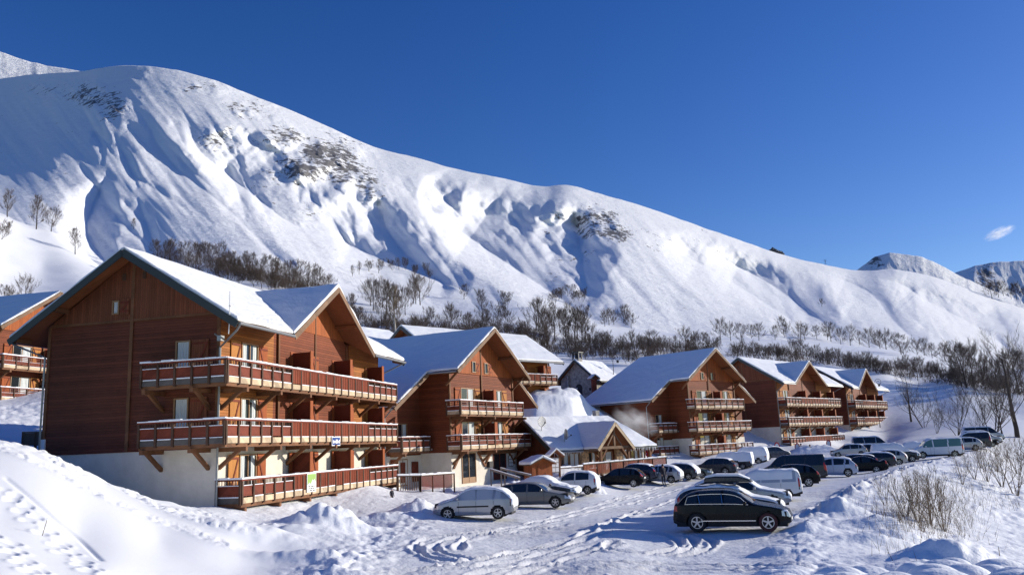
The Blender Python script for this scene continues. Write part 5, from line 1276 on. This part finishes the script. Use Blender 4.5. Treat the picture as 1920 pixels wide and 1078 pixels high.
# the row by the chalets, front to back
car('parked_car', 'silver hatchback caked in snow parked alone nearest the big chalet', 'hatch', 'silver', 893, 973, 42, 171, 'full side', 1.2, extras=('strip',))
car('parked_car', 'brown-grey estate car with black windows behind the snowy silver hatchback', 'estate', 'grey', 1003, 950, 50, -16, '', 1.2)
car('parked_car', 'snowy grey sedan squeezed between the brown-grey estate and the small white car', 'sedan', 'anthracite', 1022, 937, 55.5, -18, 'deep', .8)
car('parked_car', 'small white two-door car with snow on its roof by the shed', 'mini', 'white', 1077, 926, 58, 162, 'full', 1.)
car('parked_car', 'black hatchback with light rear wheel parked before the lodge fence', 'hatch', 'black', 1163, 911, 67, 160, '', 1.)
car('parked_car', 'dark hatchback behind the black one, thin snow on its roof', 'hatch', 'navy', 1190, 906, 71.5, 158, 'thin', .8)
car('parked_car', 'silver hatchback with a snowy tail beside the standing figure in black', 'hatch', 'silver', 1236, 906, 72, 156, 'full', .8)
car('parked_car', 'small dark hatchback right of the silver one with a snowy tail', 'hatch', 'anthracite', 1270, 901, 76, 154, 'full', .8)
car('parked_car', 'grey-green car facing right with a greenish windscreen', 'sedan', 'green', 1290, 899, 79, -20, 'thin', .8)
car('parked_car', 'dark off-road car parked before the white snow-plastered van', 'suv', 'anthracite', 1338, 890, 84, 154, 'thin', .8)
car('parked_van', 'snow-plastered dark panel van below the balconies of the middle chalet', 'van', 'anthracite', 1372, 887, 90, 154, 'deep', .8).scale = (.95, .95, .87)
car('parked_car', 'white snow-buried car whose tail shows right of the plastered van', 'minivan', 'white', 1404, 884, 94, 154, 'deep', .6)
car('parked_car', 'dark snow-topped car at the foot of the cream corner with round signs', 'hatch', 'navy', 1452, 872, 97, 20, 'full', .6)
# the outer row, front to back
car('parked_car', 'black off-road car with chrome window trim and a red-edged front wheel', 'suv', 'black', 1376, 993, 34.8, -21, '', 1.6, redwheel=True, extras=('chrome',)).scale = (.955, .955, .955)
car('parked_car', 'dark estate with a snowy roof box, right behind the black off-road car', 'estate', 'anthracite', 1371, 972, 38.2, -19, 'full', 1., rack='box')
car('parked_car', 'snowy estate with roof rails between the roof-box car and the white van', 'estate', 'silver', 1392, 956, 41.5, -18, 'full', 1., rack='rails')
car('parked_van', 'white minivan all covered in snow behind the two snowy estates', 'minivan', 'white', 1430, 939, 46, 164, 'full deep side', 1.).scale = (.94, .94, .86)
car('parked_car', 'black hatchback with a dark alloy wheel right of the snow-covered minivan', 'hatch', 'black', 1480, 914, 57, 163, '', 1.)
car('parked_van', 'dark grey passenger van with long side windows behind the black hatchback', 'van', 'anthracite', 1489, 905, 64, 161, '', 1.)
car('parked_car', 'pale blue-white hatchback between the grey passenger van and the black sedan', 'hatch', 'blue', 1560, 895, 68, 159, 'roof', .8)
car('parked_car', 'clean black sedan in the outer row near the far end', 'sedan', 'black', 1612, 889, 73, 160, '', 1.)
car('parked_car', 'dark snow-dusted estate close behind the clean black sedan', 'estate', 'navy', 1598, 883, 78, 158, 'thin', .7)
car('parked_car', 'snowy estate whose white tail shows above the black sedan', 'estate', 'anthracite', 1632, 880, 80, 158, 'full', .7)
car('parked_car', 'silver snowy hatchback, last tail before the white domed truck', 'hatch', 'silver', 1660, 875, 82, 158, 'full', .7)
car('parked_car', 'low silver car with a dark window band under the last chalets, left one', 'hatch', 'silver', 1592, 858, 97, 165, 'roof', .6)
car('parked_car', 'low snowy car under the last chalets, right of the silver one', 'sedan', 'anthracite', 1622, 856, 99, 165, 'full', .6)
car('parked_van', 'grey van under the lowest balcony of the last chalet', 'van', 'silver', 1636, 848, 111, -18, 'roof', .6)
car('parked_van', 'van with a domed snow load and black underside left of the minibus', 'minivan', 'anthracite', 1680, 866, 86, -14, 'deep', .7)
car('parked_car', 'car buried under a lumpy snow heap behind the minibus nose', 'mini', 'white', 1708, 856, 95, 160, 'deep', .6)
car('minibus', 'white minibus with greenish side windows parked broadside at the far end', 'van', 'white', 1758, 855, 88, 168, 'roof', 1., green=True)
car('parked_car', 'small snowy car with its nose behind the minibus tail', 'hatch', 'silver', 1806, 852, 95, 158, 'full', .6)
car('parked_car', 'dark boxy car second behind the minibus tail', 'minivan', 'anthracite', 1821, 849, 99, 158, 'full', .6)
car('parked_car', 'low black car third behind the minibus tail', 'hatch', 'black', 1838, 846, 101, -15, 'thin', .6)
car('parked_car', 'snowy silver car in front of the farthest van', 'minivan', 'silver', 1843, 843, 106, -15, 'full', .6)
car('parked_van', 'farthest silver van with a dark window band facing right', 'van', 'silver', 1846, 838, 112, -16, 'roof', .7)
# ------------------------------------------------------------------ bare winter trees
def grow(seed, H=10., spread=.55, limbs=10, sub=7, sec=5, tw=4, wtw=.05, first=.28, multi=1, up=.5, lean=(0, 0), twl=.11):
    rn = random.Random(seed); trunk, crown = MB(), MB()
    def vec(a, e): return Vector((math.cos(a) * math.cos(e), math.sin(a) * math.cos(e), math.sin(e)))
    def bend(d, k): return (d + Vector((rn.uniform(-k, k), rn.uniform(-k, k), rn.uniform(-k * .4, k)))).normalized()
    def stick(mb, p, d, l, r, n, seg=3, k=.16, lift=.06):
        pts = [p]; dd = d
        for _ in range(seg): dd = (bend(dd, k) + Vector((0, 0, lift))).normalized(); pts.append(pts[-1] + dd * (l / seg))
        mb.tube(pts, [r * (1 - .72 * i / seg) for i in range(seg + 1)], n, cap=False); return pts
    def along(pts, t):
        q = t * (len(pts) - 1); i = min(int(q), len(pts) - 2); f = q - i
        return pts[i].lerp(pts[i + 1], f), (pts[i + 1] - pts[i]).normalized()
    def twig(p, d, l):
        s = d.cross(Vector((rn.uniform(-1, 1), rn.uniform(-1, 1), rn.uniform(-1, 1))))
        if s.length < .05: return
        s = s.normalized() * wtw * .5; m = p + d * l * .5 + Vector((rn.uniform(-.06, .06), rn.uniform(-.06, .06), rn.uniform(-.02, .08))) * l
        n = len(crown.v); crown.v += [tuple(p - s), tuple(p + s), tuple(m + s * .7), tuple(m - s * .7), tuple(m + (m - p) * .9 + Vector((0, 0, .1 * l)))]
        crown.f += [(n, n + 1, n + 2, n + 3), (n + 3, n + 2, n + 4)]; crown.m += [0, 0]
    for m in range(multi):
        a0 = rn.uniform(0, 6.28); base = Vector((0, 0, 0)) if multi == 1 else Vector((math.cos(a0), math.sin(a0), 0)) * .02 * H * rn.random()
        d0 = Vector((lean[0] + (0 if multi == 1 else math.cos(a0) * spread * .7), lean[1] + (0 if multi == 1 else math.sin(a0) * spread * .7), 1)).normalized()
        h = H * (rn.uniform(.65, .95) if multi > 1 else .86)
        base.z = -.05 * H
        tp = stick(trunk, base, d0, h * 1.05, H * (.022 if multi == 1 else .0065), 6 if multi == 1 else 4, 6, .07, .02)
        for i in range(limbs):
            t = first + (1 - first) * (i + rn.random()) / limbs; t = min(t, .99)
            p, dd = along(tp, t); a = i * 2.4 + rn.uniform(-.5, .5); e = up + (t - .4) * .9 + rn.uniform(-.15, .2)
            l = H * spread * (.62 - .42 * abs(t - .45)) * rn.uniform(.75, 1.15)
            lp = stick(crown, p, vec(a, e), l, H * .0055 * (1.2 - t), 3, 3, .18, .1)
            for j in range(sub):
                t2 = .25 + .75 * (j + rn.random()) / sub * 1.; p2, d2 = along(lp, min(t2, .99)); dd2 = (d2 + bend(Vector((0, 0, .35)), 1.) * .95).normalized()
                l2 = l * .72 * rn.uniform(.55, 1.15) * (1.15 - .5 * t2); sp = stick(crown, p2, dd2, l2, H * .0015, 3, 2, .2, .06)
                for k in range(sec):
                    p3, d3 = along(sp, min(.99, .2 + .8 * (k + rn.random()) / sec)); dd3 = (d3 + bend(Vector((0, 0, .2)), 1.) * .8).normalized()
                    l3 = H * twl * rn.uniform(.6, 1.1); twig(p3, dd3, l3)
                    for q in range(tw): twig(p3 + dd3 * l3 * rn.uniform(.1, .8), (dd3 + bend(Vector((0, 0, .15)), 1.) * .9).normalized(), l3 * rn.uniform(.5, .9))
    return trunk, crown
PROTO = {}
def proto(key, mats=('bark', 'twig'), name='bare_tree', label='bare tree', cat='tree', group=None, parts=('trunk', 'crown'), **kw):
    t = thing(name, label, cat, (0, 0, -500), 0, group); tr, cr = grow(**kw)
    a = tr.build(parts[0], M[mats[0]], t); b = cr.build(parts[1], M[mats[1]], t); PROTO[key] = [t, float(np.percentile([v[2] for v in cr.v], 99.5)), False]
def plant(key, pos, h, label, group, seed=0, rz=None, wide=1.):
    t, H, used = PROTO[key]; o = t if not used else copy_tree(t); PROTO[key][2] = True
    s = h / H; o.location = [float(c) for c in pos]; o.rotation_euler = (0, 0, random.uniform(0, 6.28) if rz is None else rz); o.scale = (s * wide, s * wide, s); o['label'] = label
    if group: o['group'] = group
    elif 'group' in o: del o['group']
    return o
for i in range(4): proto('round%d' % i, seed=20 + i, H=10., spread=.86, limbs=19, sub=7, sec=10, tw=2, wtw=.033, first=.16 + .03 * i, up=.28, twl=.10)
for i in range(3): proto('tall%d' % i, seed=40 + i, H=12., spread=.52, limbs=20, sub=6, sec=9, tw=2, wtw=.033, first=.22, up=.55, twl=.09)
for i in range(3): proto('multi%d' % i, seed=60 + i, H=8., spread=.62, limbs=9, sub=5, sec=7, tw=2, wtw=.028, first=.25, multi=5, up=.5, twl=.11)
def place(px, py):
    q = hit(px, py)
    if q is not None and np.hypot(q[0], q[1]) < 350: return np.array([q[0], q[1], gz(q[0], q[1])])
    return slope_point(px, py)
rt = random.Random(99)
def single(px, py, hp, key, label, group=None, wide=1.):
    p = place(px, py); plant(key, p, hp * np.hypot(p[0], p[1]) / FPX * 1.04, label, group, wide=wide)
def belt(line, n, h0, h1, jit, keys, label, group):
    L = np.array(line, float); s = np.r_[0, np.cumsum(np.hypot(*np.diff(L, axis=0).T))]
    for i in range(n):
        t = s[-1] * (i + rt.random()) / n; px = np.interp(t, s, L[:, 0]); py = np.interp(t, s, L[:, 1]) + rt.uniform(-jit, jit)
        single(px, py, rt.uniform(h0, h1), rt.choice(keys), label, group, rt.uniform(.85, 1.25))
RD = ['round0', 'round1', 'round2', 'round3']; TL = ['tall0', 'tall1', 'tall2']; MU = ['multi0', 'multi1', 'multi2']
for px, py, h, k, lb in [(14, 405, 46, 'tall0', 'tall thin bare tree at the left end of the left hill crest'), (68, 430, 58, 'tall1', 'taller bare tree of the pair on the left hill crest'), (96, 433, 42, 'round1', 'rounder bare tree of the pair on the left hill crest'), (141, 477, 46, 'tall2', 'lone bare tree low on the left hill, nearest the big roof'), (2, 450, 34, 'multi1', 'small bare bush cut by the left edge of the left hill'), (45, 566, 50, 'round2', 'broad bare tree just above the blue roof at the left edge'), (14, 572, 34, 'multi0', 'scrubby bare bush left of the broad tree above the left roof'),
                         (250, 430, 20, 'tall1', 'tiny lone tree high on the snow above the big chalet ridge'), (205, 512, 22, 'multi2', 'small shrub just left of the big chalet ridge tip'), (870, 561, 30, 'round0', 'round bare tree alone on the open snow above the second chalet'), (1541, 575, 15, 'round3', 'small dark round bush alone on the right mountain flank'), (1100, 587, 16, 'multi1', 'small dark bush at the end of the row on the lit spur'), (905, 596, 58, 'tall2', 'tall dark bare tree right of the lone round tree'), (950, 580, 36, 'multi2', 'spreading bare tree on the snow spur above the shaded roof')]: single(px, py, h, k, lb)
belt([(285, 482), (350, 492), (440, 508), (530, 522), (620, 545)], 40, 24, 44, 9, RD + TL, 'bare tree in the dark thicket above the big chalet roof', 'trees above the big chalet')
belt([(400, 515), (470, 535), (560, 560), (620, 580)], 22, 30, 48, 10, RD + MU, 'bare tree low in the thicket beside the big chalet cross gable', 'trees beside the cross gable')
belt([(660, 520), (720, 508), (790, 512), (810, 530)], 12, 18, 30, 6, TL + MU, 'small bare tree scattered on the pale spur above the second chalet', 'small trees on the spur')
belt([(690, 575), (740, 582), (795, 575)], 11, 40, 62, 9, RD + TL, 'bare tree in the clump left of the lone round tree', 'clump left of the round tree')
belt([(650, 605), (720, 622), (830, 620), (930, 628), (1000, 640)], 38, 20, 48, 14, MU + RD, 'bare tree in the dark belt just above the second chalet roofs', 'dark belt above the second chalet')
belt([(1030, 566), (1060, 556), (1100, 565)], 9, 18, 26, 7, MU + RD, 'small bare tree on the lit spur in the middle of the slope', 'small trees on the lit spur')
belt([(1000, 615), (1050, 635), (1110, 650)], 14, 44, 66, 12, RD + TL, 'bare tree in the tall dark clump above the stone chapel', 'dark clump above the chapel')
belt([(1060, 655), (1160, 660), (1260, 668), (1350, 668)], 38, 20, 46, 13, RD + TL + MU, 'bare tree in the dark belt behind the chapel and middle chalet', 'dark belt behind the chapel')
belt([(1130, 612), (1170, 610), (1190, 622)], 6, 26, 40, 6, RD, 'round dark tree at the foot of the shaded mountain hollow', 'round trees below the hollow')
belt([(1350, 640), (1460, 634), (1560, 640), (1640, 652), (1720, 668), (1830, 690)], 28, 24, 40, 6, RD, 'round bare tree on the snow shelf above the right-hand wood', 'trees on the right snow shelf')
belt([(1370, 668), (1540, 680), (1640, 694), (1760, 713), (1900, 735)], 54, 18, 38, 8, RD + RD + TL + MU, 'bare tree in the long wood behind the right-hand snow meadow', 'long wood behind the right meadow')
belt([(1790, 722), (1850, 732), (1930, 745)], 8, 48, 80, 6, RD, 'large dark bare tree crowding the right end of the long wood', 'large trees at the wood end')
belt([(1005, 690), (1022, 694), (1036, 688)], 4, 70, 108, 3, TL, 'tall bare tree standing beside the balconied chalet near the chapel', 'tall trees near the chapel')
belt([(1040, 668), (1150, 672), (1240, 690)], 12, 18, 30, 4, MU, 'thin low shrub on the snow field behind the chapel', 'low shrubs behind the chapel')
belt([(1860, 560), (1890, 556), (1925, 562)], 7, 16, 30, 4, RD, 'distant dark tree on the far right skyline slope', 'trees on the far right slope')
proto('birch', ('birch', 'twig2'), seed=81, H=12., spread=.28, limbs=12, sub=5, sec=4, tw=3, wtw=.05, first=.35, up=.9)
single(742, 640, 112, 'birch', 'tall pale-trunked birch rising behind the white roofs in the middle')
# woodland floor: thin brush that nobody could count
def brush():
    b = MB(); rb = random.Random(5)
    for line, n, h in (([(640, 600), (720, 618), (830, 620), (1000, 642)], 260, 24), ([(1050, 655), (1200, 664), (1350, 668)], 220, 22), ([(1370, 668), (1540, 680), (1700, 703), (1920, 740)], 400, 19), ([(290, 490), (440, 515), (620, 560)], 220, 26)):
        L = np.array(line, float); s = np.r_[0, np.cumsum(np.hypot(*np.diff(L, axis=0).T))]
        for i in range(n):
            t = rb.uniform(0, s[-1]); px = np.interp(t, s, L[:, 0]); py = np.interp(t, s, L[:, 1]) + rb.uniform(-14, 6)
            p = place(px, py); H = h * np.hypot(p[0], p[1]) / FPX * rb.uniform(.3, 1.2)
            for k in range(13):
                q = Vector((p[0] + rb.gauss(0, .9), p[1] + rb.gauss(0, .9), p[2] - .3)); e = q + Vector((rb.gauss(0, .35) * H, rb.gauss(0, .35) * H, H * rb.uniform(.5, 1)))
                w = Vector((rb.uniform(-1, 1), rb.uniform(-1, 1), 0)).normalized() * .05
                b.face([q - w, q + w, e])
                for _ in range(3):
                    m = q.lerp(e, rb.uniform(.25, .75)); g = m + Vector((rb.gauss(0, .22) * H, rb.gauss(0, .22) * H, H * rb.uniform(.2, .45))); w = Vector((rb.uniform(-1, 1), rb.uniform(-1, 1), .3)).normalized() * .03
                    b.face([m - w, m + w, g])
    tag(b.build('woodland', M['twig'], None), kind='stuff')
brush()
# nearer trees by the right-hand meadow
for i in range(3): proto('near%d' % i, ('bark', 'twig3'), seed=121 + i, H=10., spread=.72, limbs=13, sub=8, sec=8, tw=1, wtw=.013, first=.2, up=.55, twl=.09)
for i in range(2): proto('nearm%d' % i, ('bark', 'twig3'), seed=130 + i, H=8., spread=.66, limbs=6, sub=5, sec=7, tw=1, wtw=.013, first=.2, multi=6, up=.7, twl=.10)
for px, py, h, k, lb, w in [(1709, 793, 92, 'near0', 'bare tree with an upright trunk right of the last chalet', 1.), (1733, 802, 78, 'nearm0', 'bushy bare tree just right of the upright one by the last chalet', 1.1), (1756, 812, 52, 'nearm1', 'low bare shrub between the bushy tree and the minibus', 1.), (1796, 818, 84, 'nearm0', 'many-stemmed bare tree behind the tail of the minibus', 1.2), (1862, 826, 128, 'nearm1', 'wide bare tree fanning leftwards above the farthest vans', 1.3), (1880, 822, 90, 'near1', 'slim bare tree between the wide fanning tree and the big one', 1.), (1908, 822, 172, 'near2', 'biggest dark bare tree at the right edge of the meadow', 1.25), (1840, 820, 60, 'nearm0', 'small bare shrub behind the farthest van roof', 1.)]: single(px, py, h, k, lb, None, w)
# shrubs and dry stems on the right-hand bank
for i in range(3): proto('shrub%d' % i, ('twig2', 'twig2'), name='shrub', label='leafless shrub', cat='shrub', parts=('stems', 'twigs'), seed=150 + i, H=2.2, spread=.34, limbs=5, sub=3, sec=3, tw=0, wtw=.0075, first=.25, multi=6, up=.8, twl=.10)
for px, py, h in [(1660, 950, 46), (1698, 972, 74), (1722, 982, 84), (1745, 985, 92), (1772, 998, 90), (1732, 1010, 44), (1690, 1000, 32), (1760, 960, 60), (1715, 950, 50)]: single(px, py, h, random.choice(['shrub0', 'shrub1', 'shrub2']), 'brown leafless shrub in the clump in the middle of the right snow bank', 'shrubs on the near bank', 1.3)
for px, py, h in [(1805, 908, 52), (1828, 900, 44), (1852, 905, 60), (1880, 918, 66), (1906, 932, 70), (1870, 885, 46), (1910, 890, 52), (1890, 868, 36), (1840, 880, 38), (1915, 860, 40)]: single(px, py, h, random.choice(['shrub0', 'shrub1', 'shrub2']), 'brown leafless shrub along the far edge bank at the right margin', 'shrubs on the far bank', 1.3)
for px, py, h in [(1650, 925, 30), (1820, 992, 34), (1800, 1005, 28)]: single(px, py, h, 'shrub1', 'small leafless shrub standing apart on the right snow bank', 'lone small shrubs on the bank')
def weeds():
    b = MB(); rb = random.Random(8)
    for i in range(2600):
        if rb.random() < .7: px, py = rb.gauss(1735, 55), rb.gauss(965, 32)
        else: px, py = rb.uniform(1780, 1920), rb.uniform(855, 960)
        if py < 850 or px < 1600: continue
        q = hit(px, py)
        if q is None: continue
        z = gz(q[0], q[1]); H = rb.uniform(.25, .9)
        p = Vector((q[0], q[1], z - .05)); e = p + Vector((rb.gauss(0, .3) * H, rb.gauss(0, .3) * H, H)); w = Vector((rb.uniform(-1, 1), rb.uniform(-1, 1), 0)).normalized() * .010
        b.face([p - w, p + w, e])
    tag(b.build('dry_weeds', M['twig2'], None), kind='stuff')
weeds()
def icicles():
    b = MB(); rb = random.Random(12); L = bpy.data.objects['lodge']
    for i in range(95):
        x = rb.choice([rb.uniform(-.5, 3.0), rb.uniform(7.8, 12.8)]); l = rb.uniform(.12, .5); r = rb.uniform(.02, .04); z = 3.24
        p = [(x + r * math.cos(2.1 * k), -.02 + r * math.sin(2.1 * k), z) for k in range(3)]
        for k in range(3): b.face([p[k], p[(k + 1) % 3], (x, -.02, z - l)])
    b.build('icicles', M['snow_s'], L)
icicles()
def stake(label, px, py, Y, h, w, lean=(0, 0)):
    p = hit(px, py); p = np.array([p[0], p[1], gz(p[0], p[1])]); t = thing('stake', label, 'stake', p)
    b = MB(); b.tube([(0, 0, -.3), (lean[0], lean[1], h)], [w, w * .7], 6); b.build('shaft', M['greywood'], t)
    b = MB(); b.tube([(lean[0] * .98, lean[1] * .98, h - .02), (lean[0] * 1.02, lean[1] * 1.02, h + .03)], w * 1.2, 6); b.build('tip', M['snow_s'], t)
stake('thin wooden stake in the snow at the bottom right corner', 1876, 1052, 30, .45, .02)
stake('short dead stick poking out of the snow bank at the left', 74, 1000, 20, .38, .012, (.17, 0))
# pylon and crag on the skyline
def pylon():
    Y = 1560; p = at(1548, 497, Y); t = thing('power_pylon', 'tiny lattice power pylon on the skyline right of the crag', 'pylon', p); h = 11.
    for sx in (-1, 1):
        b = MB(); b.beam((sx * 1.6, 0, -6), (sx * .5, 0, h * .7), .35, .35); b.beam((sx * .5, 0, h * .7), (sx * .4, 0, h), .3, .3); b.build('leg', M['iron'], t)
    for z, w in ((h * .7, 3.6), (h * .98, 3.2)): b = MB(); b.beam((-w, 0, z), (w, 0, z), .3, .3); b.build('cross_arm', M['iron'], t)
pylon()
def crag():
    p = at(1454, 474, 1600); b = MB(); rc = random.Random(3); n = 26; m = 7
    for j in range(m + 1):
        v = j / m
        for i in range(n):
            a = 2 * math.pi * i / n; r = (1 - v ** 1.6) * (1 + .35 * rc.uniform(-1, 1) * (v < .95)); x = math.cos(a) * r * 16 - 5 * v; y = math.sin(a) * r * 9
            b.v.append((p[0] + x, p[1] + y, p[2] - 6 + v * 17 + rc.uniform(-1, 1)))
    for j in range(m):
        for i in range(n): b.f.append((j * n + i, j * n + (i + 1) % n, (j + 1) * n + (i + 1) % n, (j + 1) * n + i)); b.m.append(0)
    M['crag'] = mat('crag_rock', (.10, .10, .10), .9); q = NT(M['crag']); q.l(q.ramp(q.noise(q.obj(), .25, 5, .7), [(.42, (.06, .06, .065)), (.58, (.16, .15, .14)), (.66, (.85, .87, .9))]), q.b.inputs['Base Color'])
    tag(b.build('crag', M['crag']), 'dark rock crag poking above the skyline left of the pylon', 'rock')
crag()
# steam over the lodge and a wisp of cloud
def vapour(name, p, sx, sy, sz, dens, sc, col, rot=(0, 0, 0), cut=.5):
    import bmesh
    me = bpy.data.meshes.new(name); bm = bmesh.new(); bmesh.ops.create_icosphere(bm, subdivisions=3, radius=1.); bm.to_mesh(me); bm.free()
    o = bpy.data.objects.new(name, me); COL.objects.link(o); o.location = [float(c) for c in p]; o.scale = (sx, sy, sz); o.rotation_euler = rot
    m = bpy.data.materials.new(name); m.use_nodes = True; nt = m.node_tree; nt.nodes.remove(nt.nodes['Principled BSDF'])
    v = nt.nodes.new('ShaderNodeVolumePrincipled'); nt.links.new(v.outputs[0], nt.nodes['Material Output'].inputs['Volume']); v.inputs['Color'].default_value = (*col, 1); v.inputs['Anisotropy'].default_value = .6 if name == 'cloud' else .2
    tc = nt.nodes.new('ShaderNodeTexCoord'); ns = nt.nodes.new('ShaderNodeTexNoise'); ns.inputs['Scale'].default_value = sc; ns.inputs['Detail'].default_value = 5; nt.links.new(tc.outputs['Object'], ns.inputs['Vector'])
    ln = nt.nodes.new('ShaderNodeVectorMath'); ln.operation = 'LENGTH'; nt.links.new(tc.outputs['Object'], ln.inputs[0])
    def mt(op, a, b):
        x = nt.nodes.new('ShaderNodeMath'); x.operation = op
        for i, q in enumerate((a, b)):
            if isinstance(q, (int, float)): x.inputs[i].default_value = q
            else: nt.links.new(q, x.inputs[i])
        return x.outputs[0]
    fall = mt('MAXIMUM', mt('SUBTRACT', 1., ln.outputs['Value']), 0.)
    d = mt('MULTIPLY', mt('MULTIPLY', mt('MAXIMUM', mt('SUBTRACT', ns.outputs['Fac'], cut), 0.), fall), dens); nt.links.new(d, v.inputs['Density'])
    me.materials.append(m); return tag(o, kind='stuff')
vapour('steam', at(1190, 788, 84), 2.6, 1.6, 1.6, 3.6, 1.6, (.95, .95, .95), (0, .5, 0), .42)
vapour('cloud', at(1874, 437, 3200), 70, 45, 24, .16, 2.6, (1, 1, 1), (0, -.35, 0), .40)
# ------------------------------------------------------------------ camera, light, sky
cam = bpy.data.cameras.new('camera'); co = bpy.data.objects.new('camera', cam); COL.objects.link(co)
cam.sensor_width = 36; cam.sensor_fit = 'HORIZONTAL'; cam.lens = FPX / 1920 * 36; cam.clip_end = 30000; cam.clip_start = .1
mw = Matrix.Identity(4)
for i in range(3): mw[i][0] = R_[i]; mw[i][1] = U_[i]; mw[i][2] = -F_[i]
mw[2][3] = CZ
co.matrix_world = mw; SC.camera = co
SUN_AZ, SUN_EL = math.radians(72), math.radians(16.6)
sd = Vector((math.cos(SUN_EL) * math.sin(SUN_AZ), math.cos(SUN_EL) * math.cos(SUN_AZ), math.sin(SUN_EL)))
sl = bpy.data.lights.new('sun', 'SUN'); sl.energy = 4.05; sl.angle = math.radians(.5); sl.color = (1., .93, .82)
so = bpy.data.objects.new('sun', sl); COL.objects.link(so); so.rotation_euler = sd.to_track_quat('Z', 'Y').to_euler(); so.location = (60, 20, 60)
w = bpy.data.worlds.new('World'); SC.world = w; w.use_nodes = True
nt = w.node_tree; bg = nt.nodes['Background']; sk = nt.nodes.new('ShaderNodeTexSky'); sk.sky_type = 'NISHITA'; sk.sun_disc = False
sk.sun_elevation = SUN_EL; sk.sun_rotation = SUN_AZ; sk.altitude = 1400; sk.air_density = 1.; sk.dust_density = .5; sk.ozone_density = 2.
hs = nt.nodes.new('ShaderNodeHueSaturation'); hs.inputs['Saturation'].default_value = 1.36; hs.inputs['Value'].default_value = 1.; hs.inputs['Hue'].default_value = .522
nt.links.new(sk.outputs[0], hs.inputs['Color']); nt.links.new(hs.outputs[0], bg.inputs[0]); bg.inputs[1].default_value = .1
SC.view_settings.view_transform = 'Standard'; SC.view_settings.look = 'None'; SC.view_settings.exposure = .4; SC.view_settings.gamma = 1
SC.cycles.max_bounces = 6; SC.cycles.diffuse_bounces = 3; SC.cycles.transparent_max_bounces = 8; SC.cycles.volume_bounces = 3
